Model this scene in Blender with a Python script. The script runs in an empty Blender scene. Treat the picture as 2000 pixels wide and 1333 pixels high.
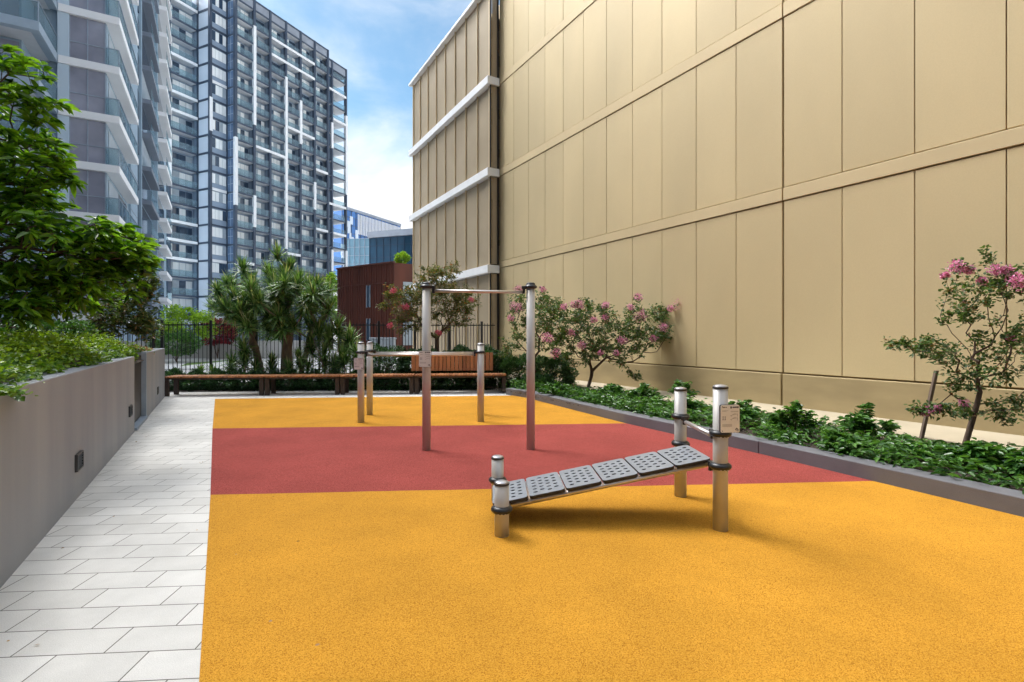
import bpy, bmesh, math, random
import numpy as np
from mathutils import Vector, Matrix
random.seed(7); rng = np.random.default_rng(7)
S = bpy.context.scene
COL = S.collection
E = 1.45                                   # eye height

# ------------------------------------------------------------------ camera, sky, sun, exposure
cd = bpy.data.cameras.new('camera'); cam = bpy.data.objects.new('camera', cd); COL.objects.link(cam)
cam.location = (0, 0, E); cam.rotation_euler = (math.radians(90), 0, 0)
cd.sensor_width = 36; cd.lens = 18; cd.shift_y = -0.00575; cd.clip_start = 0.05; cd.clip_end = 3000
S.camera = cam
SUN_EL, SUN_AZ = math.radians(50), math.radians(-58)      # azimuth from +Y towards +X
w = bpy.data.worlds.new('World'); S.world = w; w.use_nodes = True
nt = w.node_tree; nt.nodes.clear()
def wn(t, **k):
    n = nt.nodes.new(t)
    for a, b in k.items(): setattr(n, a, b)
    return n
sky = wn('ShaderNodeTexSky', sky_type='NISHITA', sun_disc=False, sun_elevation=SUN_EL, sun_rotation=SUN_AZ)
sky.air_density = 1.0; sky.dust_density = 0.6; sky.ozone_density = 1.0
tc = wn('ShaderNodeTexCoord')
mp = wn('ShaderNodeMapping'); mp.inputs['Scale'].default_value = (1, 1, 2.2); mp.inputs['Location'].default_value = (0.35, 0.2, 0.1)
nz = wn('ShaderNodeTexNoise'); nz.inputs['Scale'].default_value = 3.4; nz.inputs['Detail'].default_value = 9; nz.inputs['Roughness'].default_value = 0.56
nz.inputs['Distortion'].default_value = 0.35
sep = wn('ShaderNodeSeparateXYZ')
low = wn('ShaderNodeMapRange'); low.inputs[1].default_value = 0.18; low.inputs[2].default_value = 0.50; low.inputs[3].default_value = 0.42; low.inputs[4].default_value = 0.0
add = wn('ShaderNodeMath', operation='ADD')
rmp = wn('ShaderNodeMapRange', interpolation_type='SMOOTHSTEP'); rmp.inputs[1].default_value = 0.45; rmp.inputs[2].default_value = 0.98
mix = wn('ShaderNodeMix', data_type='RGBA'); pass
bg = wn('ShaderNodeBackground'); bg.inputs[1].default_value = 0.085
out = wn('ShaderNodeOutputWorld')
L = nt.links.new
sunv = (math.sin(SUN_AZ)*math.cos(SUN_EL), math.cos(SUN_AZ)*math.cos(SUN_EL), math.sin(SUN_EL))
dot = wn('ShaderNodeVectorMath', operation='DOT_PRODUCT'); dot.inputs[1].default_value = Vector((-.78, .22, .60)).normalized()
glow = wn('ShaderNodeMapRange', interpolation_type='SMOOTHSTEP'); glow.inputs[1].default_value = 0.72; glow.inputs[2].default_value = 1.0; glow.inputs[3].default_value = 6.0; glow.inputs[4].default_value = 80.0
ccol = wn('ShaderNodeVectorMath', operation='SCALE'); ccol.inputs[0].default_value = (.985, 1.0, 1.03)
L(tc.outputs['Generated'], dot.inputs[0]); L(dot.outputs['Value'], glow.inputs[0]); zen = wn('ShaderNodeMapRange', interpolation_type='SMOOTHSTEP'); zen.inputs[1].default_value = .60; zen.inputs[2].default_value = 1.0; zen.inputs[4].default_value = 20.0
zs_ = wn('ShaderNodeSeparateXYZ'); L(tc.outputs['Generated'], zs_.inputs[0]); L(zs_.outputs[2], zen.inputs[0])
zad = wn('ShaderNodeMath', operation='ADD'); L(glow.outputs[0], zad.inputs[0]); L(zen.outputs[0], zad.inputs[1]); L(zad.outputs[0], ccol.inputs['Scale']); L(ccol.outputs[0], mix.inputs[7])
L(tc.outputs['Generated'], mp.inputs[0]); L(mp.outputs[0], nz.inputs['Vector']); L(tc.outputs['Generated'], sep.inputs[0])
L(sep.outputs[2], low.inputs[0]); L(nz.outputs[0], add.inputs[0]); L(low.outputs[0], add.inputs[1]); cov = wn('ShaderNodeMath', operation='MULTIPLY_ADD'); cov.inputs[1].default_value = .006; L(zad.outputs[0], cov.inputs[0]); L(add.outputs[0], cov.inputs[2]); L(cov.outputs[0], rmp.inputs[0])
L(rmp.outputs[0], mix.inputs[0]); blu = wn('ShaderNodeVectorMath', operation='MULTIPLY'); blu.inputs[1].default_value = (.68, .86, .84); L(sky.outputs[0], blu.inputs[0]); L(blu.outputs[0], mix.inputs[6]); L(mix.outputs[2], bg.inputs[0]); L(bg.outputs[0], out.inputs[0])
sd = bpy.data.lights.new('sun', 'SUN'); sd.energy = 1.9; sd.angle = math.radians(30); sd.color = (1, .95, .87)
so = bpy.data.objects.new('sun', sd); COL.objects.link(so)
sv = Vector((math.sin(SUN_AZ)*math.cos(SUN_EL), math.cos(SUN_AZ)*math.cos(SUN_EL), math.sin(SUN_EL)))
so.rotation_euler = sv.to_track_quat('Z', 'Y').to_euler(); so.location = sv*60
S.view_settings.view_transform = 'Standard'; S.view_settings.look = 'None'; S.view_settings.gamma = 1
S.view_settings.exposure = 1.3

# ------------------------------------------------------------------ placement helpers (metres)
def G(px, py, z=0.0):                        # point of the level z seen at that spot of the photo
    Y = (E-z)/((py-655)/1000); return Vector(((px-1000)/1000*Y, Y, z))
def PX(px, py, Y): return Vector(((px-1000)/1000*Y, Y, E-(py-655)/1000*Y))
D2 = Vector((-.4991, .8665)); N2 = Vector((.8665, .4991))      # court axes: along the walls, across
def W(n, s, z=0.0): return Vector((N2.x*n+D2.x*s, N2.y*n+D2.y*s, z))
NV = Vector((N2.x, N2.y, 0)); DV = Vector((D2.x, D2.y, 0)); ZV = Vector((0, 0, 1))

# ------------------------------------------------------------------ materials
MATS = {}
def nodes_mat(name):
    m = bpy.data.materials.new(name); m.use_nodes = True; t = m.node_tree
    MATS[name] = m
    return m, t, t.nodes['Principled BSDF']
def N(t, ty, **k):
    n = t.nodes.new(ty)
    for a, b in k.items(): setattr(n, a, b)
    return n
def mat(name, c, rough=.6, metal=0, var=.12, scale=3.0, bump=0, bscale=60, c2=None, spec=None, stretch=(1,1,1), coat=0, fine=0, fscale=200, tintvar=0):
    m, t, b = nodes_mat(name); l = t.links.new
    co = N(t, 'ShaderNodeTexCoord'); mpp = N(t, 'ShaderNodeMapping'); mpp.inputs['Scale'].default_value = stretch
    l(co.outputs['Object'], mpp.inputs[0])
    n1 = N(t, 'ShaderNodeTexNoise'); n1.inputs['Scale'].default_value = scale; n1.inputs['Detail'].default_value = 6
    l(mpp.outputs[0], n1.inputs['Vector'])
    r = N(t, 'ShaderNodeMapRange'); r.inputs[1].default_value = .3; r.inputs[2].default_value = .7
    l(n1.outputs[0], r.inputs[0])
    mx = N(t, 'ShaderNodeMix', data_type='RGBA')
    ca = tuple(min(1, x*(1-var)) for x in c); cb = tuple(min(1, x*(1+var)) for x in (c2 or c))
    mx.inputs[6].default_value = (*ca, 1); mx.inputs[7].default_value = (*cb, 1)
    l(r.outputs[0], mx.inputs[0]); last = mx.outputs[2]
    if fine:
        n3 = N(t, 'ShaderNodeTexNoise'); n3.inputs['Scale'].default_value = fscale; n3.inputs['Detail'].default_value = 2
        l(co.outputs['Object'], n3.inputs['Vector'])
        r3 = N(t, 'ShaderNodeMapRange'); r3.inputs[1].default_value = .35; r3.inputs[2].default_value = .65
        r3.inputs[3].default_value = 1-fine; r3.inputs[4].default_value = 1+fine
        l(n3.outputs[0], r3.inputs[0])
        vm = N(t, 'ShaderNodeVectorMath', operation='SCALE'); l(last, vm.inputs[0]); l(r3.outputs[0], vm.inputs['Scale']); last = vm.outputs[0]
    if tintvar:
        at = N(t, 'ShaderNodeAttribute', attribute_name='tint'); r4 = N(t, 'ShaderNodeMapRange'); r4.inputs[3].default_value = 1-tintvar; r4.inputs[4].default_value = 1+tintvar
        l(at.outputs['Fac'], r4.inputs[0]); v4 = N(t, 'ShaderNodeVectorMath', operation='SCALE'); l(last, v4.inputs[0]); l(r4.outputs[0], v4.inputs['Scale']); last = v4.outputs[0]
    l(last, b.inputs['Base Color'])
    b.inputs['Roughness'].default_value = rough; b.inputs['Metallic'].default_value = metal
    if spec is not None: b.inputs['Specular IOR Level'].default_value = spec
    if coat: b.inputs['Coat Weight'].default_value = coat
    if bump:
        n2 = N(t, 'ShaderNodeTexNoise'); n2.inputs['Scale'].default_value = bscale; n2.inputs['Detail'].default_value = 4
        l(mpp.outputs[0], n2.inputs['Vector'])
        bp = N(t, 'ShaderNodeBump'); bp.inputs['Strength'].default_value = bump; bp.inputs['Distance'].default_value = .01
        l(n2.outputs[0], bp.inputs['Height']); l(bp.outputs[0], b.inputs['Normal'])
    return m
def leaf_mat(name, dark, light, trans=.35, rough=.42, third=None, tmul=(1.7, 1.7, .6)):
    m, t, b = nodes_mat(name); l = t.links.new
    at = N(t, 'ShaderNodeAttribute', attribute_name='tint')
    cr = N(t, 'ShaderNodeValToRGB'); e = cr.color_ramp.elements
    e[0].color = (*dark, 1); e[1].color = (*light, 1); e[0].position = .1; e[1].position = .85
    if third: x = cr.color_ramp.elements.new(.97); x.color = (*third, 1)
    l(at.outputs['Fac'], cr.inputs[0]); l(cr.outputs[0], b.inputs['Base Color']); b.inputs['Roughness'].default_value = rough
    tr = N(t, 'ShaderNodeBsdfTranslucent'); vm = N(t, 'ShaderNodeVectorMath', operation='MULTIPLY'); vm.inputs[1].default_value = tmul
    l(cr.outputs[0], vm.inputs[0]); l(vm.outputs[0], tr.inputs[0])
    ms = N(t, 'ShaderNodeMixShader'); ms.inputs[0].default_value = trans
    o = t.nodes['Material Output']; l(b.outputs[0], ms.inputs[1]); l(tr.outputs[0], ms.inputs[2]); l(ms.outputs[0], o.inputs[0])
    return m
def glass_mat(name, tint, alpha=.35, rough=.05):
    m, t, b = nodes_mat(name); l = t.links.new
    b.inputs['Base Color'].default_value = (*tint, 1); b.inputs['Roughness'].default_value = rough; b.inputs['Specular IOR Level'].default_value = .7
    tr = N(t, 'ShaderNodeBsdfTransparent'); tr.inputs[0].default_value = (.75, .85, .87, 1)
    ms = N(t, 'ShaderNodeMixShader'); ms.inputs[0].default_value = alpha
    o = t.nodes['Material Output']; l(tr.outputs[0], ms.inputs[1]); l(b.outputs[0], ms.inputs[2]); l(ms.outputs[0], o.inputs[0])
    return m

mat('steel', (.54, .525, .51), .52, .32, var=.07, scale=2, bump=.03, bscale=40, stretch=(1, 1, .05))
mat('bar_steel', (.62, .58, .56), .38, .8, var=.04)
mat('black_plastic', (.018, .019, .022), .38, var=.15, scale=8, bump=.04)
mat('pad_rubber_sheen', (.25, .27, .30), .36, var=.12, scale=9, fine=.12, fscale=300, bump=.06, bscale=300)  # dark rubber; sky reflection on the pad tops put into the pale colour
mat('cap_metal', (.42, .42, .44), .35, .7, var=.05)
mat('plate', (.80, .80, .79), .45, 0, var=.05, scale=8, fine=.03)
mat('plate_ink', (.10, .10, .11), .6)
mat('plate_ink_pale', (.34, .34, .34), .6)
mat('render_wall', (.27, .29, .33), .88, var=.12, scale=2.2, bump=.10, bscale=220, fine=.03, stretch=(1, 1, .14), c2=(.275, .285, .31))
mat('kerb', (.145, .145, .160), .75, var=.10, scale=3, bump=.12, bscale=120, fine=.06)
mat('ledge', (.42, .36, .26), .85, var=.12, scale=1.5, bump=.15, bscale=60)
mat('soil', (.050, .036, .028), .95, var=.5, scale=8, bump=.9, bscale=45, fine=.4, fscale=60)
mat('mulch', (.075, .055, .042), .95, var=.5, scale=20)
mat('concrete', (.46, .46, .45), .9, var=.12, scale=.4, bump=.1)
mat('asphalt', (.07, .07, .075), .9, var=.15, scale=2, bump=.2)
mat('lawn', (.10, .17, .03), .9, var=.3, scale=6, bump=.6)
mat('gold_panel', (.61, .49, .28), .58, .14, tintvar=.04, var=.085, scale=.45, bump=.07, bscale=6, fine=.02, fscale=60, stretch=(1, 1, .5))
mat('gold_band', (.63, .505, .295), .58, .14, var=.05, scale=.8, bump=.03)
mat('gold_joint', (.25, .185, .095), .7)
mat('gold_plinth', (.40, .31, .165), .6, .1, var=.12, scale=1.2, bump=.1, bscale=40, stretch=(1, 1, 3))
mat('bronze_frame', (.60, .47, .28), .42, .3, var=.06)
mat('white_band', (.84, .85, .86), .5, var=.04)
mat('dark_metal', (.03, .028, .027), .45, .3)
mat('fence_black', (.014, .014, .016), .42, var=.1)
mat('bench_leg', (.045, .030, .024), .5, .2, var=.15)
mat('bark', (.105, .068, .048), .85, var=.35, scale=9, bump=.5, bscale=50, stretch=(1, 1, .4))
mat('bark_grey', (.22, .165, .115), .9, var=.4, scale=7, bump=.9, bscale=30, stretch=(1, 1, .25))
mat('stake', (.17, .12, .09), .85, var=.25, scale=6, stretch=(1, 1, .2))
mat('rust_clad', (.12, .034, .020), .55, .15, var=.2, scale=1.5, stretch=(1, 1, .3))
mat('a_wall', (.27, .37, .46), .6, var=.05, scale=.3)
mat('a_column', (.54, .65, .75), .55, var=.05, scale=.3)
mat('a_white', (.86, .86, .87), .55, var=.03, scale=.5)
mat('a_grey', (.17, .20, .25), .5, var=.05)
mat('a_greyband', (.32, .40, .48), .5, var=.05)
mat('soffit', (.60, .62, .65), .7, var=.04)
mat('b_frame', (.042, .062, .098), .5, var=.1, scale=.3)
mat('b_white', (.80, .81, .82), .5, var=.03)
mat('b_panel', (.58, .64, .72), .45, var=.05, scale=.2)
mat('b_screen', (.26, .29, .34), .6, var=.1, scale=.5)
mat('b_wall', (.24, .31, .40), .6, var=.1, scale=.3)
mat('curtain', (.82, .85, .85), .6, var=.1, scale=2, stretch=(1, 1, .05))
mat('curtain_dim', (.36, .42, .47), .35, var=.1, scale=2)
mat('glass_dark', (.035, .06, .10), .06, 0, var=.2, scale=.3, spec=.8)
mat('glass_lilac', (.27, .275, .34), .08, 0, var=.25, scale=.6, spec=.8)
mat('corner_glass', (.10, .16, .26), .15, 0, var=.2, scale=.3, spec=.6)
mat('mullion', (.32, .38, .46), .5, .2)
mat('blue_clad', (.06, .17, .42), .25, .2, var=.25, scale=.2)
mat('teal_glass', (.13, .27, .36), .08, .1, var=.15, scale=.15, spec=.8)
mat('navy_glass', (.022, .065, .11), .08, .1, var=.3, scale=.15, spec=.8)
mat('vent', (.05, .052, .056), .5, .3)
mat('door_dark', (.02, .02, .022), .5)
mat('container', (.33, .38, .43), .5)
mat('wood_fence', (.045, .040, .042), .7)
glass_mat('balustrade', (.33, .43, .50), .24)
leaf_mat('leaf_glossy', (.024, .085, .008), (.20, .39, .035), .45, .28)
leaf_mat('leaf_dark', (.022, .065, .028), (.070, .16, .060), .2, .36)
leaf_mat('leaf_myrtle', (.034, .078, .024), (.115, .20, .070), .28, .42, (.20, .10, .05))
leaf_mat('leaf_autumn', (.05, .07, .022), (.17, .19, .06), .3, .45, (.36, .13, .05))
leaf_mat('leaf_olive', (.03, .06, .018), (.12, .18, .05), .3, .40, (.28, .17, .09))
leaf_mat('leaf_dracaena', (.042, .115, .032), (.24, .40, .14), .26, .24, (.45, .47, .27))
leaf_mat('leaf_ivy', (.045, .125, .010), (.28, .42, .038), .33, .38)
leaf_mat('leaf_shrub', (.022, .080, .016), (.105, .25, .052), .25, .28)
leaf_mat('leaf_lime', (.12, .26, .022), (.36, .52, .06), .4, .5)
leaf_mat('leaf_red', (.09, .008, .018), (.30, .03, .06), .3, .5)
leaf_mat('leaf_dry', (.26, .15, .08), (.50, .34, .20), .2, .8)
leaf_mat('petal', (.66, .16, .36), (.88, .44, .62), .3, .6, None, (1, 1, 1))
leaf_mat('petal_red', (.60, .05, .14), (.80, .16, .28), .3, .6, None, (1, 1, 1))

def wood_mat():
    m, t, b = nodes_mat('timber'); l = t.links.new
    co = N(t, 'ShaderNodeTexCoord'); at = N(t, 'ShaderNodeAttribute', attribute_name='tint')
    mpp = N(t, 'ShaderNodeMapping'); mpp.inputs['Scale'].default_value = (25, 2.5, 2.5); l(co.outputs['Object'], mpp.inputs[0])
    n1 = N(t, 'ShaderNodeTexNoise'); n1.inputs['Scale'].default_value = 2; n1.inputs['Detail'].default_value = 6; l(mpp.outputs[0], n1.inputs['Vector'])
    ad = N(t, 'ShaderNodeMath', operation='ADD'); ml = N(t, 'ShaderNodeMath', operation='MULTIPLY'); ml.inputs[1].default_value = .6
    l(n1.outputs[0], ml.inputs[0]); l(ml.outputs[0], ad.inputs[0])
    m2 = N(t, 'ShaderNodeMath', operation='MULTIPLY'); m2.inputs[1].default_value = .45; l(at.outputs['Fac'], m2.inputs[0]); l(m2.outputs[0], ad.inputs[1])
    cr = N(t, 'ShaderNodeValToRGB'); e = cr.color_ramp.elements; e[0].position = .2; e[1].position = .85
    e[0].color = (.20, .072, .028, 1); e[1].color = (.58, .245, .095, 1)
    l(ad.outputs[0], cr.inputs[0]); l(cr.outputs[0], b.inputs['Base Color']); b.inputs['Roughness'].default_value = .48
wood_mat()
def paver_mat():
    m, t, b = nodes_mat('pavers'); l = t.links.new
    co = N(t, 'ShaderNodeTexCoord'); mpp = N(t, 'ShaderNodeMapping'); mpp.vector_type = 'POINT'
    a = math.atan(.072); mpp.inputs['Rotation'].default_value = (0, 0, -a)
    # put one joint on the measured corner
    p = G(293.6, 1270.7); ca, sa = math.cos(-a), math.sin(-a); q = (p.x*ca-p.y*sa, p.x*sa+p.y*ca)
    mpp.inputs['Location'].default_value = (-q[0]+40, -q[1]+40.0, 0)
    l(co.outputs['Object'], mpp.inputs[0])
    br = N(t, 'ShaderNodeTexBrick'); br.offset = .5; br.squash = 1
    br.inputs['Scale'].default_value = 1; br.inputs['Brick Width'].default_value = .4; br.inputs['Row Height'].default_value = .2083
    br.inputs['Mortar Size'].default_value = .0034; br.inputs['Mortar Smooth'].default_value = .3; br.inputs['Bias'].default_value = 0
    br.inputs['Color1'].default_value = (.63, .615, .585, 1); br.inputs['Color2'].default_value = (.71, .695, .665, 1); br.inputs['Mortar'].default_value = (.11, .095, .08, 1)
    l(mpp.outputs[0], br.inputs['Vector'])
    n1 = N(t, 'ShaderNodeTexNoise'); n1.inputs['Scale'].default_value = 260; n1.inputs['Detail'].default_value = 2; l(co.outputs['Object'], n1.inputs['Vector'])
    n2 = N(t, 'ShaderNodeTexNoise'); n2.inputs['Scale'].default_value = .8; n2.inputs['Detail'].default_value = 7; n2.inputs['Roughness'].default_value = .65; l(co.outputs['Object'], n2.inputs['Vector'])
    r1 = N(t, 'ShaderNodeMapRange'); r1.inputs[1].default_value = .3; r1.inputs[2].default_value = .7; r1.inputs[3].default_value = .84; r1.inputs[4].default_value = 1.13
    r2 = N(t, 'ShaderNodeMapRange'); r2.inputs[1].default_value = .32; r2.inputs[2].default_value = .62; r2.inputs[3].default_value = .78; r2.inputs[4].default_value = 1.05
    l(n1.outputs[0], r1.inputs[0]); l(n2.outputs[0], r2.inputs[0])
    mm = N(t, 'ShaderNodeMath', operation='MULTIPLY'); l(r1.outputs[0], mm.inputs[0]); l(r2.outputs[0], mm.inputs[1])
    vm = N(t, 'ShaderNodeVectorMath', operation='SCALE'); l(br.outputs[0], vm.inputs[0]); l(mm.outputs[0], vm.inputs['Scale'])
    l(vm.outputs[0], b.inputs['Base Color']); b.inputs['Roughness'].default_value = .85
    bp = N(t, 'ShaderNodeBump'); bp.inputs['Strength'].default_value = .5; bp.inputs['Distance'].default_value = .004; bp.invert = True
    l(br.outputs['Fac'], bp.inputs['Height']); l(bp.outputs[0], b.inputs['Normal'])
paver_mat()
def rubber_mat(name, c_dark, c_mid, c_light):
    m, t, b = nodes_mat(name); l = t.links.new
    co = N(t, 'ShaderNodeTexCoord')
    v = N(t, 'ShaderNodeTexVoronoi'); v.inputs['Scale'].default_value = 280; l(co.outputs['Object'], v.inputs['Vector'])
    sx = N(t, 'ShaderNodeSeparateXYZ'); l(v.outputs['Color'], sx.inputs[0])
    cr = N(t, 'ShaderNodeValToRGB'); cr.color_ramp.interpolation = 'LINEAR'; e = cr.color_ramp.elements
    e[0].color = (*c_dark, 1); e[1].color = (*c_light, 1); e[0].position = .02; x = cr.color_ramp.elements.new(.33); x.color = (*c_mid, 1)
    l(sx.outputs[0], cr.inputs[0])
    n2 = N(t, 'ShaderNodeTexNoise'); n2.inputs['Scale'].default_value = 1.1; n2.inputs['Detail'].default_value = 6; n2.inputs['Roughness'].default_value = .6; l(co.outputs['Object'], n2.inputs['Vector'])
    r2 = N(t, 'ShaderNodeMapRange'); r2.inputs[1].default_value = .3; r2.inputs[2].default_value = .7; r2.inputs[3].default_value = .84; r2.inputs[4].default_value = 1.12
    l(n2.outputs[0], r2.inputs[0])
    vm = N(t, 'ShaderNodeVectorMath', operation='SCALE'); l(cr.outputs[0], vm.inputs[0]); l(r2.outputs[0], vm.inputs['Scale'])
    l(vm.outputs[0], b.inputs['Base Color']); b.inputs['Roughness'].default_value = .9; b.inputs['Specular IOR Level'].default_value = .12
    bp = N(t, 'ShaderNodeBump'); bp.inputs['Strength'].default_value = .55; bp.inputs['Distance'].default_value = .003
    l(v.outputs['Distance'], bp.inputs['Height']); bp.invert = True; l(bp.outputs[0], b.inputs['Normal'])
rubber_mat('rubber_orange', (.31, .12, .010), (.54, .25, .022), (.66, .335, .044))
rubber_mat('rubber_red', (.14, .021, .018), (.29, .047, .038), (.41, .105, .088))
def mesh_screen_mat():
    m, t, b = nodes_mat('bronze_mesh'); l = t.links.new
    co = N(t, 'ShaderNodeTexCoord')
    n = N(t, 'ShaderNodeTexNoise'); n.inputs['Scale'].default_value = .6; n.inputs['Detail'].default_value = 5; l(co.outputs['Object'], n.inputs['Vector'])
    cr = N(t, 'ShaderNodeValToRGB'); e = cr.color_ramp.elements; e[0].position = .3; e[1].position = .7
    e[0].color = (.42, .335, .225, 1); e[1].color = (.50, .405, .28, 1); l(n.outputs[0], cr.inputs[0]); l(cr.outputs[0], b.inputs['Base Color'])
    b.inputs['Roughness'].default_value = .5; b.inputs['Metallic'].default_value = .15
    tr = N(t, 'ShaderNodeBsdfTransparent'); ms = N(t, 'ShaderNodeMixShader'); ms.inputs[0].default_value = .86
    o = t.nodes['Material Output']; l(tr.outputs[0], ms.inputs[1]); l(b.outputs[0], ms.inputs[2]); l(ms.outputs[0], o.inputs[0])
mesh_screen_mat()

# ------------------------------------------------------------------ mesh builder
class MB:
    def __init__(s): s.v = []; s.f = []; s.m = []; s.t = []; s.smooth = []
    def _add(s, vs, fs, mi=0, tint=.5, smooth=False):
        o = len(s.v); s.v += [tuple(x) for x in vs]
        for f in fs: s.f.append(tuple(i+o for i in f)); s.m.append(mi); s.t.append(tint); s.smooth.append(smooth)
        return s
    def obox(s, c, ux, uy, uz, hx, hy, hz, mi=0, tint=.5, ch=0):      # oriented box (ch = chamfered vertical edges)
        c = Vector(c); vs = []
        if ch:
            pts = [(-hx+ch, -hy), (hx-ch, -hy), (hx, -hy+ch), (hx, hy-ch), (hx-ch, hy), (-hx+ch, hy), (-hx, hy-ch), (-hx, -hy+ch)]
            for k in (-hz, hz): vs += [c+ux*a+uy*b+uz*k for a, b in pts]
            n = 8
            return s._add(vs, [tuple(range(n-1, -1, -1)), tuple(range(n, 2*n))]+[(i, (i+1) % n, n+(i+1) % n, n+i) for i in range(n)], mi, tint)
        for k in (-1, 1):
            for j in (-1, 1):
                for i in (-1, 1): vs.append(c+ux*(i*hx)+uy*(j*hy)+uz*(k*hz))
        return s._add(vs, [(0, 2, 3, 1), (4, 5, 7, 6), (0, 1, 5, 4), (2, 6, 7, 3), (0, 4, 6, 2), (1, 3, 7, 5)], mi, tint)
    def ns(s, n0, n1, s0, s1, z0, z1, mi=0, tint=.5):                # box in court axes
        return s.obox(W((n0+n1)/2, (s0+s1)/2, (z0+z1)/2), NV, DV, ZV, abs(n1-n0)/2, abs(s1-s0)/2, abs(z1-z0)/2, mi, tint)
    def tube(s, pts, rs, n=10, mi=0, cap=True, tint=.5, smooth=True):
        pts = [Vector(p) for p in pts]
        if not hasattr(rs, '__len__'): rs = [rs]*len(pts)
        rings = []; up = None
        for i, p in enumerate(pts):
            d = (pts[min(i+1, len(pts)-1)]-pts[max(i-1, 0)])
            if d.length < 1e-9: d = Vector((0, 0, 1))
            d.normalize()
            if up is None: up = Vector((1, 0, 0)) if abs(d.x) < .8 else Vector((0, 1, 0))
            a = (up-d*up.dot(d)).normalized(); b = d.cross(a); up = a
            rings.append([p+(a*math.cos(q*2*math.pi/n)+b*math.sin(q*2*math.pi/n))*rs[i] for q in range(n)])
        vs = [x for r in rings for x in r]; fs = []
        for i in range(len(pts)-1):
            for q in range(n): fs.append((i*n+q, i*n+(q+1) % n, (i+1)*n+(q+1) % n, (i+1)*n+q))
        s._add(vs, fs, mi, tint, smooth)
        if cap:
            o = len(s.v)-len(vs); k = (len(pts)-1)*n
            s.f.append(tuple(o+q for q in range(n-1, -1, -1))); s.f.append(tuple(o+k+q for q in range(n)))
            s.m += [mi, mi]; s.t += [tint]*2; s.smooth += [False]*2
        return s
    def lathe(s, base, prof, n=28, mi=0):                              # prof = [(r, z)]
        base = Vector(base); vs = []; fs = []
        for r, z in prof:
            vs += [base+Vector((r*math.cos(q*2*math.pi/n), r*math.sin(q*2*math.pi/n), z)) for q in range(n)]
        for i in range(len(prof)-1):
            for q in range(n): fs.append((i*n+q, i*n+(q+1) % n, (i+1)*n+(q+1) % n, (i+1)*n+q))
        s._add(vs, fs, mi, .5, True)
        o = len(s.v)-len(vs); k = (len(prof)-1)*n
        s.f += [tuple(o+q for q in range(n-1, -1, -1)), tuple(o+k+q for q in range(n))]; s.m += [mi]*2; s.t += [.5]*2; s.smooth += [False]*2
        return s
    def prism(s, poly, z0, z1, mi=0):                                   # poly = [Vector2-like], ccw
        n = len(poly); vs = [(p[0], p[1], z0) for p in poly]+[(p[0], p[1], z1) for p in poly]
        return s._add(vs, [tuple(range(n-1, -1, -1)), tuple(range(n, 2*n))]+[(i, (i+1) % n, n+(i+1) % n, n+i) for i in range(n)], mi)
    def build(s, name, mats, parent=None, bevel=0, seg=2, origin=None):
        if isinstance(mats, str): mats = [mats]
        V_ = np.array(s.v, dtype=float)
        if origin is None:
            if parent is not None: origin = Vector((0, 0, 0))
            else: origin = Vector(((V_[:, 0].min()+V_[:, 0].max())/2, (V_[:, 1].min()+V_[:, 1].max())/2, V_[:, 2].min()))
        me = bpy.data.meshes.new(name)
        off = parent_world(parent)+Vector(origin) if parent is not None else Vector(origin)
        me.from_pydata([tuple(x) for x in (V_-np.array(off))], [], s.f)
        for m in mats: me.materials.append(MATS[m])
        me.polygons.foreach_set('material_index', s.m); me.polygons.foreach_set('use_smooth', s.smooth)
        a = me.attributes.new('tint', 'FLOAT', 'FACE'); a.data.foreach_set('value', s.t)
        me.update()
        return link(name, me, parent, origin, bevel, seg)
def parent_world(p):
    v = Vector((0, 0, 0))
    while p is not None: v += p.location; p = p.parent
    return v
def link(name, me, parent, origin, bevel=0, seg=2):
    o = bpy.data.objects.new(name, me); COL.objects.link(o); o.location = origin
    if parent is not None: o.parent = parent
    if bevel:
        b = o.modifiers.new('bevel', 'BEVEL'); b.width = bevel; b.segments = seg; b.limit_method = 'ANGLE'; b.angle_limit = math.radians(40)
    return o
def tag(o, label=None, cat=None, group=None, kind=None):
    if label: o['label'] = label
    if cat: o['category'] = cat
    if group: o['group'] = group
    if kind: o['kind'] = kind
    return o
def thing(name, loc, label, cat, group=None):
    o = bpy.data.objects.new(name, None); COL.objects.link(o); o.location = loc; o.empty_display_size = .2
    return tag(o, label, cat, group)
def struct(mb, name, mats, label=None, **k): return tag(mb.build(name, mats, **k), label, None, None, 'structure')
def capped(name, mbs, mats, parent, cap=100):                          # each its own part; past the cap the rest is one
    for m in mbs[:cap]: m.build(name, mats, parent)
    if len(mbs) > cap:
        r = MB()
        for m in mbs[cap:]:
            o = len(r.v); r.v += m.v; r.f += [tuple(i+o for i in f) for f in m.f]; r.m += m.m; r.t += m.t; r.smooth += m.smooth
        tag(r.build(name, mats, parent), kind='stuff')

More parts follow.
